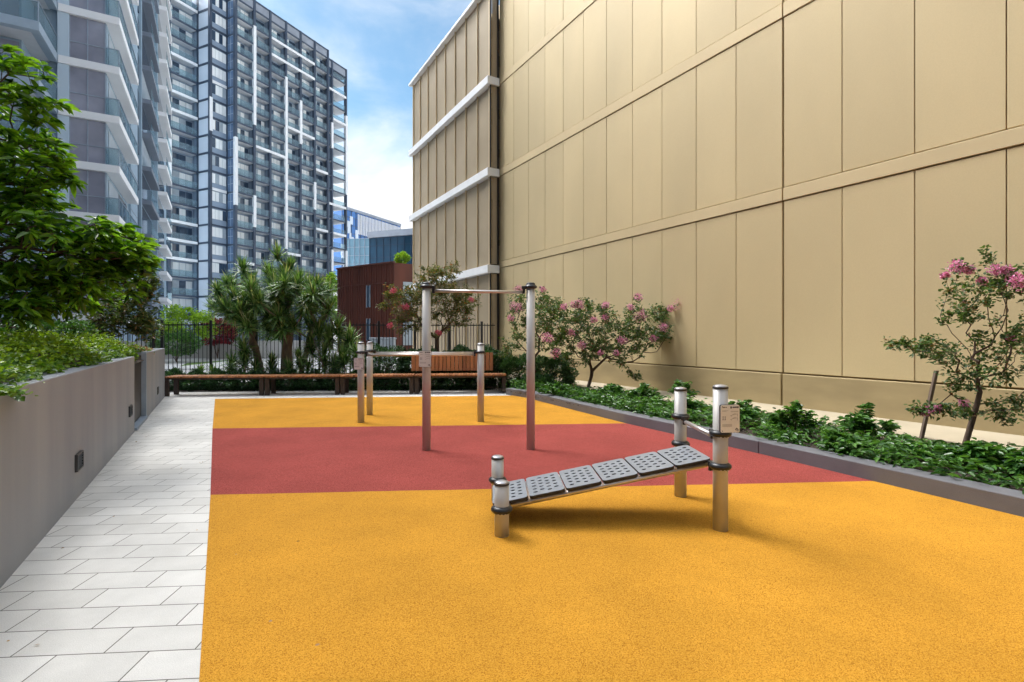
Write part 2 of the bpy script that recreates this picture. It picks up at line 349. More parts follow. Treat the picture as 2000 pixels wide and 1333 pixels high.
# leaves: arrays -> one mesh of folded six-point leaves
def leaf_arrays(P, Dr, Ln, Wd, up=None, fold=.25, droop=.0, tint=None):
    n = len(P); P = np.asarray(P, float); Dr = np.asarray(Dr, float); Dr /= np.linalg.norm(Dr, axis=1)[:, None]+1e-9
    if up is None: up = np.tile([0, 0, 1.], (n, 1))+rng.normal(0, .45, (n, 3))
    sd_ = np.cross(Dr, up); sd_ /= np.linalg.norm(sd_, axis=1)[:, None]+1e-9
    nu = np.cross(sd_, Dr)
    Ln = np.broadcast_to(Ln, n)[:, None]; Wd = np.broadcast_to(Wd, n)[:, None]
    b = P; t = P+Dr*Ln-np.array([0, 0, 1.])*Ln*droop
    a1 = P+Dr*Ln*.32-np.array([0, 0, 1.])*Ln*droop*.15; a2 = P+Dr*Ln*.7-np.array([0, 0, 1.])*Ln*droop*.5
    l1 = a1+sd_*Wd*.5+nu*Wd*fold; r1 = a1-sd_*Wd*.5+nu*Wd*fold
    l2 = a2+sd_*Wd*.38+nu*Wd*fold*.8; r2 = a2-sd_*Wd*.38+nu*Wd*fold*.8
    V_ = np.stack([b, l1, l2, t, r2, r1], 1).reshape(-1, 3)
    base = np.arange(n)[:, None]*6
    F = np.concatenate([base+np.array([0, 1, 2, 3]), base+np.array([0, 3, 4, 5])], 1).reshape(-1, 4)
    T = rng.random(n) if tint is None else np.asarray(tint)
    return V_, F, np.repeat(T, 2)
def quads_object(name, parts, mname, parent=None, origin=None):
    V_ = np.concatenate([p[0] for p in parts]); o = 0; Fs = []
    for p in parts: Fs.append(p[1]+o); o += len(p[0])
    F = np.concatenate(Fs); T = np.concatenate([p[2] for p in parts])
    if origin is None: origin = Vector((0, 0, 0)) if parent is not None else Vector((*V_.mean(0)[:2], V_[:, 2].min()))
    off = parent_world(parent)+Vector(origin) if parent is not None else Vector(origin)
    V_ = V_-np.array(off)
    me = bpy.data.meshes.new(name); nf = len(F)
    me.vertices.add(len(V_)); me.vertices.foreach_set('co', V_.ravel().astype(np.float32))
    me.loops.add(nf*4); me.loops.foreach_set('vertex_index', F.ravel().astype(np.int32))
    me.polygons.add(nf); me.polygons.foreach_set('loop_start', (np.arange(nf)*4).astype(np.int32))
    a = me.attributes.new('tint', 'FLOAT', 'FACE'); a.data.foreach_set('value', T.astype(np.float32))
    me.materials.append(MATS[mname]); me.update(calc_edges=True); me.validate()
    return link(name, me, parent, origin)
def rdir(n, zlo=-.3, zhi=.9):
    a = rng.random(n)*2*math.pi; z = zlo+(zhi-zlo)*rng.random(n); r = np.sqrt(np.clip(1-z*z, .05, 1))
    return np.stack([r*np.cos(a), r*np.sin(a), z], 1)

# ------------------------------------------------------------------ GROUND
def P2(v): return (v.x, v.y)
kerbF = [G(2350, 1098), G(2000, 1012), G(1482, 887), G(1219, 827), G(1029, 778), G(988, 771)]    # kerb foot, near to far
k0 = W(kerbF[0].dot(NV)-.02, -9)
kerbF = [Vector((k0.x, k0.y, 0))]+kerbF
def offs(pl, d):
    out_ = []
    for i, p in enumerate(pl):
        a = pl[max(i-1, 0)]; b = pl[min(i+1, len(pl)-1)]; t = (b-a).normalized(); n = Vector((t.y, -t.x, 0)); out_.append(p+n*d)
    return out_
kerbB = offs(kerbF, .24)
def bench_line(X, back=0.0):                 # foot line of the benches
    a, b = G(318, 775), G(988, 768); return a.y+(b.y-a.y)/(b.x-a.x)*(X-a.x)+back

MB()._add([(-500, -60, -.03), (500, -60, -.03), (500, 900, -.03), (-500, 900, -.03)], [(0, 1, 2, 3)])
g = MB()._add([(-500, -60, -.03), (500, -60, -.03), (500, 900, -.03), (-500, 900, -.03)], [(0, 1, 2, 3)])
struct(g, 'ground', 'concrete', 'pale concrete ground beyond the black fence')
pv = [W(-1.3, -9), W(6.0, -9), W(6.4, 6), Vector((.6, 13.9, 0)), Vector((-10, 13.2, 0)), W(-1.3, 14.9)]
g = MB()._add([(p.x, p.y, 0) for p in pv], [tuple(range(len(pv)))])
struct(g, 'paving', 'pavers', 'pale stone paver path along the grey retaining wall', origin=Vector((0, 0, 0)))
def mline(px, py): v = G(px, py); return v
# mat edge along the path
e0, e1 = G(383, 1333), G(420, 780); ed = (e1-e0)/(e1.y-e0.y)
def edge(Y): return e0+ed*(Y-e0.y)
r2a, r2b = G(411, 968), G(1700, 940); r1a, r1b = G(415, 838), G(1215, 828); fa, fb = G(420, 780), G(1007, 773.5)
KF = kerbF
def sheet(poly, z, th=.004):
    m = MB(); n = len(poly); vs = [(p.x, p.y, z) for p in poly]+[(p.x, p.y, z-th-.001) for p in poly]
    m._add(vs, [tuple(range(n))]+[((i+1) % n, i, n+i, n+(i+1) % n) for i in range(n)]); return m
def on_kerb(t_y):                              # kerb foot point at depth Y
    for a, b in zip(KF[:-1], KF[1:]):
        if (a.y-t_y)*(b.y-t_y) <= 0: return a+(b-a)*((t_y-a.y)/(b.y-a.y))
    return KF[-1]
kA, kB = on_kerb(r2b.y-.02), on_kerb(r1b.y)
inn = .06                                       # mats run a little under the kerb line
def push(p): return p+NV*inn
def wob(a, b):
    n_ = int((b-a).length/.12); u_ = (b-a).normalized(); v_ = Vector((-u_.y, u_.x, 0)); r_ = np.random.default_rng(int(abs(a.y)*100)); o_ = []; off_ = 0
    for k_ in range(1, n_): off_ = off_*.8+r_.normal(0, .0022); o_.append(a+(b-a)*(k_/n_)+v_*off_)
    return o_
w2, w1 = wob(r2a, kA), wob(r1a, kB)
near = [edge(-6), push(Vector((KF[0].x, KF[0].y, 0))), push(KF[1]), push(KF[2]), push(kA), kA]+w2[::-1]+[r2a]
tag(sheet(near, .006).build('rubber_mat', 'rubber_orange', origin=Vector((0, 0, 0))), 'large orange rubber floor area nearest the camera', None, None, 'structure')
mid = [r2a]+w2+[kA, push(kA), push(KF[3]), push(kB), kB]+w1[::-1]+[r1a]
tag(sheet(mid, .006).build('rubber_mat', 'rubber_red', origin=Vector((0, 0, 0))), 'red rubber floor band across the court', None, None, 'structure')
KF5 = KF[5]
far = [r1a]+w1+[kB, push(kB), push(KF5), push(fb), fa]
tag(sheet(far, .006).build('rubber_mat', 'rubber_orange', origin=Vector((0, 0, 0))), 'far orange rubber floor area in front of the benches', None, None, 'structure')

# kerb: two precast lengths
def kerb(pf, pb, label):
    m = MB(); n = len(pf); h = .155; vs = []
    for a, b in zip(pf, pb): vs += [(a.x, a.y, -.02), (a.x, a.y, h), (b.x, b.y, h), (b.x, b.y, -.02)]
    fs = [(0, 1, 2, 3), tuple(4*(n-1)+k for k in (3, 2, 1, 0))]
    for i in range(n-1):
        for k in range(4): fs.append((4*i+k, 4*(i+1)+k, 4*(i+1)+(k+1) % 4, 4*i+(k+1) % 4))
    m._add(vs, fs); o = m.build('kerb', 'kerb', bevel=.008)
    return tag(o, label, 'kerb', 'kerb lengths along the planting bed')
j = (KF[4]-KF[3]).normalized()*.006
kerb(KF[:4], kerbB[:4], 'long grey concrete kerb length at right, nearest the camera')
kerb([KF[3]+j]+KF[4:], [kerbB[3]+j]+kerbB[4:], 'long grey concrete kerb length running back to the benches')

# planting beds
bx = MB(); pts = [kerbB[0]-NV*.02]+[p for p in kerbB[1:]]
ring = pts+[Vector((-.2, 18.6, 0)), W(8.9, 17)]+[W(7.75, 14), W(7.75, -9)]
def bed(poly, name, z, label):
    m = MB(); m._add([(p.x, p.y, z) for p in poly], [tuple(range(len(poly)-1, -1, -1))]); return struct(m, name, 'soil', label, origin=Vector((0, 0, 0)))
# built as a strip so that the surface stays clean
def strip(left, right, name, z, mname, label, sub=1):
    m = MB(); vs = []
    for a, b in zip(left, right): vs += [(a.x, a.y, z), (b.x, b.y, z)]
    m._add(vs, [(2*i, 2*i+1, 2*i+3, 2*i+2) for i in range(len(left)-1)]); return struct(m, name, mname, label, origin=Vector((0, 0, 0)))
rt = []
for p in kerbB:
    s_ = p.dot(DV); rt.append(W(7.66, s_))
strip([p-NV*.03 for p in kerbB], rt, 'planting_bed', .10, 'soil', 'soil of the bed between kerb and gold wall')
bl = [Vector((X, bench_line(X)+.95, 0)) for X in (-9.6, -5, -.3, 1.6)]
fl = [Vector((X, 18.74+.43*X-.1, 0)) for X in (-9.9, -5, -.6, .2)]
strip(bl, fl, 'planting_bed', .03, 'soil', 'soil of the bed between benches and fence')
# concrete ledge at the wall foot
m = MB(); m.ns(7.62, 9.05, -9, 16.6, .02, .15)
m.ns(7.56, 7.62, -9, 16.6, .02, .185)
struct(m, 'ledge', 'ledge', 'pale concrete strip along the foot of the gold wall', bevel=.006)

# ------------------------------------------------------------------ GOLD BUILDING
GB = thing('gold_building', W(9.05, 6, 0), 'huge windowless gold panelled building along the right side of the court', 'building')
n0 = 9.05; s_end = 16.67
rows = [(.75, 3.93), (4.17, 7.32), (7.59, 10.70), (10.97, 14.10)]
sj = [5.70]
while sj[-1]+.992 < s_end: sj.append(sj[-1]+.992)
sj.append(s_end); lo = [5.70]
while lo[-1] > -9: lo.append(lo[-1]-1.03)
sj = sorted(set(lo[1:]+sj))
core = MB(); core.ns(n0+.06, n0+9, sj[0], s_end, 0, 14.37)
core.build('core_wall', 'gold_joint', GB)
gz = .012
for (z0, z1) in rows:
    pm = MB()
    for a, b in zip(sj[:-1], sj[1:]):
        ex = .012 if abs(b-5.70) < .01 or abs(a-5.70) < .01 else 0
        pm.ns(n0+.018+random.uniform(-.002, .002), n0+.062, a+gz/2+(ex if abs(a-5.7) < .01 else 0), b-gz/2-(ex if abs(b-5.7) < .01 else 0), z0+.012, z1-.012, 0, random.random())
    pm.build('wall_panels', 'gold_panel', GB, bevel=.006, seg=2)
zb = [(3.93, 4.17), (7.32, 7.59), (10.70, 10.97), (14.10, 14.40)]
for (z0, z1) in zb:
    bm_ = MB(); bm_.ns(n0, n0+.062, sj[0], 5.70-.012, z0+.006, z1-.006); bm_.ns(n0, n0+.062, 5.70+.012, s_end, z0+.006, z1-.006)
    bm_.build('string_course', 'gold_band', GB, bevel=.006)
bm_ = MB(); bm_.ns(n0-.03, n0+.065, sj[0], 5.70-.015, .10, .735); bm_.ns(n0-.03, n0+.065, 5.70+.015, s_end, .10, .735)
bm_.build('plinth', 'gold_plinth', GB, bevel=.01)
# mesh-screened block at its far end
nb = 8.69; s0b, s1b = s_end+.02, s_end+.02+8.55
BB = thing('bronze_building', W(nb, s0b, 0), 'bronze mesh screened block with white floor bands at the far end of the gold wall', 'building')
c = MB(); c.ns(nb+.75, nb+9, s0b+.3, s1b-.3, 0, 14.2); c.build('core_wall', 'bronze_frame', BB)
for zz in (3.0, 6.4, 9.8, 13.2, 1.3, 4.9, 8.3, 11.8):
    c = MB(); c.ns(nb+.2, nb+.75, s0b+.2, s1b-.2, zz, zz+.12); c.build('floor_edge', 'gold_joint', BB)
levels = [0.1, 3.72, 7.27, 10.62, 14.22]
for k in range(4):
    z0 = levels[k]+(.34 if k else 0); z1 = levels[k+1]
    c = MB(); pit = (s1b-s0b)/8
    c.ns(nb+.03, nb+.036, s0b+.08, s1b-.05, z0+.02, z1-.02)
    c.ns(nb+.08, nb+.35, s0b-.0, s0b+.006, z0+.02, z1-.02)
    c.build('mesh_screen', 'bronze_mesh', BB)
    c = MB()
    for q in range(9):
        sq = s0b+q*pit; wv = .05 if q in (0, 8) else .020
        c.ns(nb-.02, nb+.06, sq-wv+(.05 if q == 0 else 0)-(.05 if q == 8 else 0), sq+wv+(.05 if q == 0 else 0)-(.05 if q == 8 else 0), z0, z1)
    c.build('screen_frame', 'bronze_frame', BB)
    c = MB(); c.ns(nb-.03, nb+.02, s0b-.05, s0b-.005, z0, z1); c.ns(nb+.28, nb+.345, s0b-.03, s0b-.005, z0, z1)
    c.build('corner_post', 'dark_metal', BB)
for k in range(1, 5):
    z0 = levels[k]; c = MB(); c.ns(nb-.16, nb+.34, s0b-.10, s1b+.22, z0+.015, z0+(.30 if k < 4 else .14)); c.build('floor_band', 'white_band', BB, bevel=.01)

# ------------------------------------------------------------------ RETAINING WALL + PLANTER
nw = -1.075
RW = thing('retaining_wall', W(nw, 8, 0), 'long grey rendered retaining wall holding the raised planter on the left', 'wall')
c = MB(); c.ns(nw-.22, nw, -9, 9.50, -.02, 1.13); c.build('wall', 'render_wall', RW, bevel=.01)
c = MB(); c.ns(nw-.22, nw+.01, 10.95, 14.5, -.02, 1.145); c.ns(nw-6, nw-.22, 14.28, 14.5, -.02, 1.13); c.build('wall', 'render_wall', RW, bevel=.01)
c = MB(); c.ns(nw-.20, nw-.06, 9.51, 10.86, .06, 1.10); c.build('door', 'door_dark', RW)
c = MB(); c.ns(nw-.22, nw+.012, 10.87, 10.945, .0, 1.15); c.build('door_frame', 'mullion', RW)
c = MB(); c.ns(nw-.2, nw+.03, 9.52, 10.86, .01, .05); c.build('threshold', 'mullion', RW)
for (px, py, lab) in ((152, 901, 'louvred step light low in the grey wall, nearest the camera'), (253.5, 803, 'louvred step light just before the dark doorway in the grey wall'), (307, 763, 'louvred step light beyond the doorway near the bench end')):
    Yw = 1.24/(.424-px/1000); s_ = (Yw-.4991*nw)/.8665; z = E-(py-655)/1000*Yw
    t = thing('wall_light', W(nw+.012, s_, z-.08), lab, 'wall light', 'louvred lights in the retaining wall')
    c = MB(); hw = .115
    for (a, b, d, e_) in ((-hw, hw, .062, .075), (-hw, hw, -.075, -.062), (-hw, -hw+.014, -.062, .062), (hw-.014, hw, -.062, .062)): c.ns(nw+.0, nw+.022, s_+a, s_+b, z+d, z+e_)
    c.build('frame', 'vent', t)
    c = MB(); c.ns(nw+.001, nw+.004, s_-hw+.01, s_+hw-.01, z-.062, z+.062)
    for q in range(5): c.obox(W(nw+.012, s_, z-.048+q*.024), (NV*.8-ZV*.6).normalized(), DV, (NV*.6+ZV*.8).normalized(), .010, hw-.014, .002)
    c.build('louvre', 'vent', t)
# planter fill
m = MB(); m.ns(nw-6, nw-.22, -9, 14.28, .9, 1.02)
struct(m, 'planter_soil', 'soil', 'raised planter soil behind the grey retaining wall')

# ------------------------------------------------------------------ EQUIPMENT
def post(t, x, y, h, r=.053):
    c = MB(); c.lathe((x, y, 0), [(r, -.01), (r, h-.03)], 32); o = c.build('post', 'steel', t)
    return o
def dome_cap(t, x, y, h, r=.053):
    c = MB(); c.lathe((x, y, h-.03), [(r+.003, 0), (r+.004, .006), (r+.002, .012)], 32); c.build('cap_seal', 'black_plastic', t)
    c = MB(); c.lathe((x, y, h-.018), [(r+.001, 0), (r-.004, .008), (r-.018, .014), (r-.04, .018), (.002, .019)], 32); c.build('cap', 'cap_metal', t)
def collar(t, x, y, z, r=.053, dirv=None, drop=-.03):
    c = MB(); R = r+.001
    c.lathe((x, y, z), [(R, -.024), (R+.012, -.022), (R+.022, -.012), (R+.026, .000), (R+.021, .012), (R+.010, .022), (R, .026)], 32)
    if dirv is not None:
        d = Vector(dirv).normalized(); s_ = d.cross(ZV); p = Vector((x, y, z))+d*(R+.032)
        c.obox(p+ZV*(-.006), d, s_, ZV, .028, .026, .019, ch=.008)
        c.obox(p+d*.012+ZV*(drop), d, s_, ZV, .014, .021, .030, ch=.006)
    # bolts
    o = c.build('clamp_ring', 'black_plastic', t, bevel=.0015, seg=1)
    b = MB()
    for a in (-1.9, -1.55, -1.2): b.lathe((x+math.cos(a)*(R+.020), y+math.sin(a)*(R+.020), z-.020), [(.005, -.004), (.005, .004)], 8)
    b.build('bolt', 'bar_steel', o)
    return o
def bar(t, a, b, r=.0175, name='bar'):
    c = MB(); c.tube([a, b], r, 18); return c.build(name, 'bar_steel', t)
def plate(t, cx, y, z0, z1, wd, rot=0.0):
    ux = Vector((math.cos(rot), math.sin(rot), 0)); uy = Vector((-ux.y, ux.x, 0)); h = z1-z0; ctr = Vector((cx, y, (z0+z1)/2))
    def rr(hw, hh, r, yo, th, mi, cm, n=5):
        pts = []
        for (sx, sz, a0) in ((1, 1, 0), (-1, 1, 90), (-1, -1, 180), (1, -1, 270)):
            for k in range(n+1):
                a = math.radians(a0+90*k/n); pts.append((sx*(hw-r)+r*math.cos(a), sz*(hh-r)+r*math.sin(a)))
        m_ = len(pts); vs = [ctr+ux*a+ZV*b+uy*yo for a, b in pts]+[ctr+ux*a+ZV*b+uy*(yo+th) for a, b in pts]
        cm._add(vs, [tuple(range(m_)), tuple(range(2*m_-1, m_-1, -1))]+[((i+1) % m_, i, m_+i, m_+(i+1) % m_) for i in range(m_)], mi)
    c = MB(); rr(wd/2+.002, h/2+.002, .012, .0, .016, 0, c); bk = c.build('plate_mount', 'black_plastic', t)
    c = MB(); rr(wd/2, h/2, .012, -.004, .0039, 0, c); p = c.build('instruction_plate', 'plate', t)
    ink = MB(); pale = MB()
    def ln(mb, u0, u1, v, tk): mb.obox(ctr+ux*((u0+u1)/2*wd)+ZV*(v*h)+uy*-.0047, ux, uy, ZV, abs(u1-u0)/2*wd, .0006, tk/2)
    ln(ink, .0, .09, .42, .012); ln(ink, .02, .06, .405, .014); ln(ink, .12, .44, .43, .006); ln(ink, .12, .34, .405, .004); ln(ink, .36, .44, .41, .009)
    ln(ink, -.40, -.34, .42, .008); ln(ink, -.32, -.26, .42, .008); ln(ink, -.23, -.18, .42, .006)
    for v in (.30, .275): ln(pale, -.42, -.1 if v > .28 else -.2, v, .0018); ln(pale, .02, .42, v-.02, .0018)
    for v in (-.20, -.225, -.25, -.275): ln(pale, -.42, .10-.3*abs(v+.225), v, .0016)
    # stick-figure diagrams: small line drawings
    def seg(mb, a, b, tk=.0022):
        pa = ctr+ux*(a[0]*wd)+ZV*(a[1]*h)+uy*-.0047; pb = ctr+ux*(b[0]*wd)+ZV*(b[1]*h)+uy*-.0047
        dd = (pb-pa).normalized(); mb.obox((pa+pb)/2, dd, uy, dd.cross(uy), (pb-pa).length/2, .0006, tk/2)
    for ox, oz in ((-.38, .02), (-.27, .02)):
        for a, b in (((0, .08), (0, 0)), ((0, 0), (-.03, -.07)), ((0, 0), (.03, -.07)), ((-.04, .05), (.04, .05))): seg(ink, (ox+a[0], oz+a[1]), (ox+b[0], oz+b[1]))
    for oz in (.14, .0):
        for a, b in (((.0, 0), (.40, .06)), ((.05, .0), (.05, -.04)), ((.38, .05), (.38, -.04)), ((.12, .035), (.24, .07)), ((.24, .07), (.3, .06))): seg(pale, (a[0], oz+a[1]-.02), (b[0], oz+b[1]-.02))
    for a, b in (((.26, -.40), (.34, -.33)), ((.34, -.33), (.44, -.40)), ((.28, -.41), (.42, -.41)), ((.34, -.35), (.36, -.40))): seg(ink, a, b, .004)
    ink.build('marking', 'plate_ink', p); pale.build('marking', 'plate_ink_pale', p)
    bt = MB()
    for sx in (-1, 1):
        for sz in (-1, 1): bt.obox(ctr+ux*(sx*(wd/2-.012))+ZV*(sz*(h/2-.012))+uy*-.005, ux, uy, ZV, .003, .001, .003, ch=.001)
    bt.build('rivet', 'dark_metal', p)

# -- incline bench
ns_, fs_ = G(980, 1047), Vector((-.126, 4.48, 0)); nT, fT = G(1407, 1036), G(1329, 970)
T = thing('incline_bench', (.7, 4.1, 0), 'sloping exercise bench of six black pierced pads on four steel posts, nearest the camera', 'exercise equipment')
for p, h in ((ns_, .402), (fs_, .40), (nT, 1.085), (fT, .985)): post(T, p.x, p.y, h); dome_cap(T, p.x, p.y, h)
xa, za, xb, zb_ = -.15, .153, 1.535, .487
sl = Vector((xb-xa, .055, zb_-za)).normalized(); yv = Vector((-.055/1.69, 1, 0)).normalized(); up = sl.cross(yv).normalized()
if up.z < 0: up = -up
org = Vector((xa, 3.86, za)); Wd_ = .50; L_ = (Vector((xb, 3.915, zb_))-org).length
pitch_ = L_/6
def pad_mesh():
    bm = bmesh.new(); hw, hd, r = pitch_/2-.006, Wd_/2, .035; loops = []
    o = []
    for (sx, sy, a0) in ((1, 1, 0), (-1, 1, 90), (-1, -1, 180), (1, -1, 270)):
        for k in range(6):
            a = math.radians(a0+90*k/5); o.append((sx*(hw-r)+r*math.cos(a), sy*(hd-r)+r*math.sin(a)))
    loops.append(o)
    for i in range(4):
        for q in range(5):
            cx = (-1.5+i)*.056; cy = (-2+q)*.078+(.018 if i % 2 else -.018); h_ = []
            for k in range(10):
                a = -2*math.pi*k/10; h_.append((cx+.0185*math.cos(a), cy+.0135*math.sin(a)))
            loops.append(h_)
    edges = []
    for lp in loops:
        vs = [bm.verts.new((x, y, 0)) for x, y in lp]
        for i in range(len(vs)): edges.append(bm.edges.new((vs[i], vs[(i+1) % len(vs)])))
    bmesh.ops.triangle_fill(bm, use_beauty=True, use_dissolve=False, edges=edges)
    ex = bmesh.ops.extrude_face_region(bm, geom=bm.faces[:])
    vs = [g_ for g_ in ex['geom'] if isinstance(g_, bmesh.types.BMVert)]
    bmesh.ops.translate(bm, verts=vs, vec=(0, 0, .022)); bmesh.ops.recalc_face_normals(bm, faces=bm.faces[:])
    for f in bm.faces:
        if abs(f.normal.z) < .5 or f.normal.z < -.5: f.material_index = 1  # sides and underside stay black, without the painted sheen
    # plate below closes the holes
    q = [bm.verts.new((sx*(hw-.01), sy*(hd-.01), -.001)) for sx, sy in ((-1, -1), (1, -1), (1, 1), (-1, 1))]
    f = bm.faces.new(q); f.material_index = 1
    me = bpy.data.meshes.new('pad'); bm.to_mesh(me); bm.free(); me.materials.append(MATS['pad_rubber_sheen']); me.materials.append(MATS['door_dark'])
    return me
pm_ = pad_mesh(); rot3 = Matrix((sl, yv, up)).transposed()
ctr0 = org+yv*(Wd_/2)
for k in range(6):
    o = bpy.data.objects.new('pad', pm_); COL.objects.link(o); o.parent = T
    o.matrix_local = Matrix.Translation(ctr0+sl*(pitch_*(k+.5))-T.location) @ rot3.to_4x4()
    b = o.modifiers.new('bevel', 'BEVEL'); b.width = .003; b.segments = 2; b.limit_method = 'ANGLE'
for yo in (.03, Wd_-.03):
    c = MB(); a_ = org+yv*yo-up*.024; c.tube([a_-sl*.0, a_+sl*L_], .021, 16); c.build('rail', 'bar_steel', T)
for k in range(1, 6):
    c = MB(); a_ = org+sl*(pitch_*k)-up*.006; c.obox(a_+yv*(Wd_/2), sl, yv, up, .0045, Wd_/2-.012, .005); c.build('cross_strip', 'bar_steel', T)
for xx, pn, pf, z in ((-.075, ns_, fs_, .165), (1.50, nT, fT, .455)):
    a_ = Vector((pn.x, pn.y+.06, z)); b_ = Vector((pf.x, pf.y-.06, z)); c = MB(); c.tube([a_, b_], .016, 12); c.build('cross_tube', 'black_plastic', T)
collar(T, ns_.x, ns_.y, .195, dirv=(0.02, 1, 0)); collar(T, fs_.x, fs_.y, .185, dirv=(0, -1, 0))
collar(T, nT.x, nT.y, .480, dirv=(-.35, 1, 0)); collar(T, fT.x, fT.y, .478, dirv=(.25, -1, 0))
collar(T, nT.x, nT.y, .722, dirv=(-.2, 1, 0)); collar(T, fT.x, fT.y, .722, dirv=(.1, -1, 0))
bar(T, (fT.x+.012, fT.y-.09, .685), (nT.x-.030, nT.y+.09, .690), .0185, 'hand_bar')
plate(T, nT.x+.035, nT.y-.085, .742, .942, .142, .08)

# -- chin-up bar
a_, b_ = G(833, 880), G(1036.5, 878.5)
T = thing('chin_up_bar', ((a_.x+b_.x)/2, a_.y, 0), 'tall chin-up frame of two steel posts and one high bar on the red band', 'exercise equipment')
for p, sg in ((a_, 1), (b_, -1)):
    post(T, p.x, p.y, 2.10)
    c = MB(); R = .054; c.lathe((p.x, p.y, 2.04), [(R, 0), (R+.014, .003), (R+.026, .012), (R+.026, .026), (R+.012, .040), (R+.003, .046), (R+.002, .062), (R-.012, .074), (.004, .078)], 32)
    d = Vector((sg, 0, 0)); c.obox(Vector((p.x, p.y, 2.052))+d*.085, d, Vector((0, 1, 0)), ZV, .030, .027, .018, ch=.008)
    c.obox(Vector((p.x, p.y, 2.012))+d*.088, d, Vector((0, 1, 0)), ZV, .018, .023, .036, ch=.006)
    c.build('bar_clamp', 'black_plastic', T, bevel=.002, seg=1)
bar(T, (a_.x+.09, a_.y, 2.008), (b_.x-.09, b_.y, 1.995), .019)
plate(T, a_.x-.005, a_.y-.078, 1.055, 1.252, .150, 0)

# -- parallel bars
p1, p2, p3 = G(705, 826), G(722, 811), G(939, 824.5); p4 = Vector((-.577, 9.32, 0))
T = thing('parallel_bars', ((p1.x+p3.x)/2, 8.9, 0), 'waist high pair of parallel steel bars on four posts in front of the benches', 'exercise equipment')
for p, h in ((p1, 1.34), (p2, 1.335), (p3, 1.315), (p4, 1.31)):
    post(T, p.x, p.y, h, .055); dome_cap(T, p.x, p.y, h, .055)
    sg = 1 if p.x < -1.5 else -1; collar(T, p.x, p.y, 1.165, .055, (sg, 0, 0), -.035)
bar(T, (p1.x+.10, p1.y, 1.122), (p3.x-.10, p3.y, 1.122), .0205); bar(T, (p2.x+.10, p2.y, 1.125), (p4.x-.10, p4.y, 1.125), .0205)
plate(T, p1.x-.012, p1.y-.085, .885, 1.075, .155, 0)

# ------------------------------------------------------------------ BENCHES
def bench(xa, xb, label, back=None, first=False, last=False):
    ya, yb = bench_line(xa), bench_line(xb); u = Vector((xb-xa, yb-ya, 0)); Lb = u.length; u.normalize(); v = Vector((-u.y, u.x, 0))
    o = Vector((xa, ya, 0)); t = thing('bench', o+u*Lb/2, label, 'bench', 'timber benches set end to end before the fence')
    sz = .455; dp = .52; c = MB(); n = int(round(Lb/.072)); pw = Lb/n
    for k in range(n):
        c.obox(o+u*(pw*(k+.5))+v*(dp/2-.03)+ZV*(sz+random.uniform(-.0015, .0015)), u, v, ZV, pw/2-.005, dp/2, .019, 0, random.random())
    c.build('seat', 'timber', t, bevel=.003, seg=1)
    c = MB()
    for yo in (.03, dp-.10): c.obox(o+u*Lb/2+v*yo+ZV*(sz-.042), u, v, ZV, Lb/2-.004, .02, .022)
    c.build('seat_frame', 'bench_leg', t)
    for q in (.055, Lb-.055):
        for yo in (.025, dp-.09):
            c = MB(); c.obox(o+u*q+v*yo+ZV*((sz-.065)/2), u, v, ZV, .048, .035, (sz-.067)/2); c.build('leg', 'bench_leg', t, bevel=.004, seg=1)
    if back:
        x0, x1 = back; c = MB(); n = int(round((x1-x0)/.098)); pw = (x1-x0)/n; tl = (v*.18+ZV).normalized(); nn = u.cross(tl)
        for k in range(n):
            X = x0+pw*(k+.5); c.obox(o+u*((X-xa)/u.x)+v*(dp+.0+random.uniform(-.004, .004))+ZV*.765, u, nn, tl, pw/2-.006, .012, .235, 0, random.random())
        c.build('backrest', 'timber', t, bevel=.003, seg=1)
        c = MB()
        for zz in (.62, .90): c.obox(o+u*(((x0+x1)/2-xa)/u.x)+v*(dp+.035+(zz-.765)*.18)+ZV*zz, u, v, ZV, (x1-x0)/2-.05, .015, .02)
        for X in (x0+.25, x1-.25): c.obox(o+u*((X-xa)/u.x)+v*(dp+.03)+ZV*.60, u, v, ZV, .02, .015, .20)
        c.build('back_frame', 'bench_leg', t)
    return t
bxs = [G(318, 775).x+.02, G(515.5, 773).x, G(663.5, 771.5).x, G(808.5, 770).x, G(989, 768).x]
bench(bxs[0], bxs[1]-.01, 'backless timber bench at the far left, beside the retaining wall')
bench(bxs[1]+.01, bxs[2]-.01, 'backless timber bench under the spiky trees, second from left')
bench(bxs[2]+.01, bxs[3]-.01, 'short timber bench behind the left posts of the parallel bars')
bench(bxs[3]+.01, bxs[4], 'rightmost timber bench with a slatted backrest', back=(bxs[3]-.12, bxs[4]-.30))

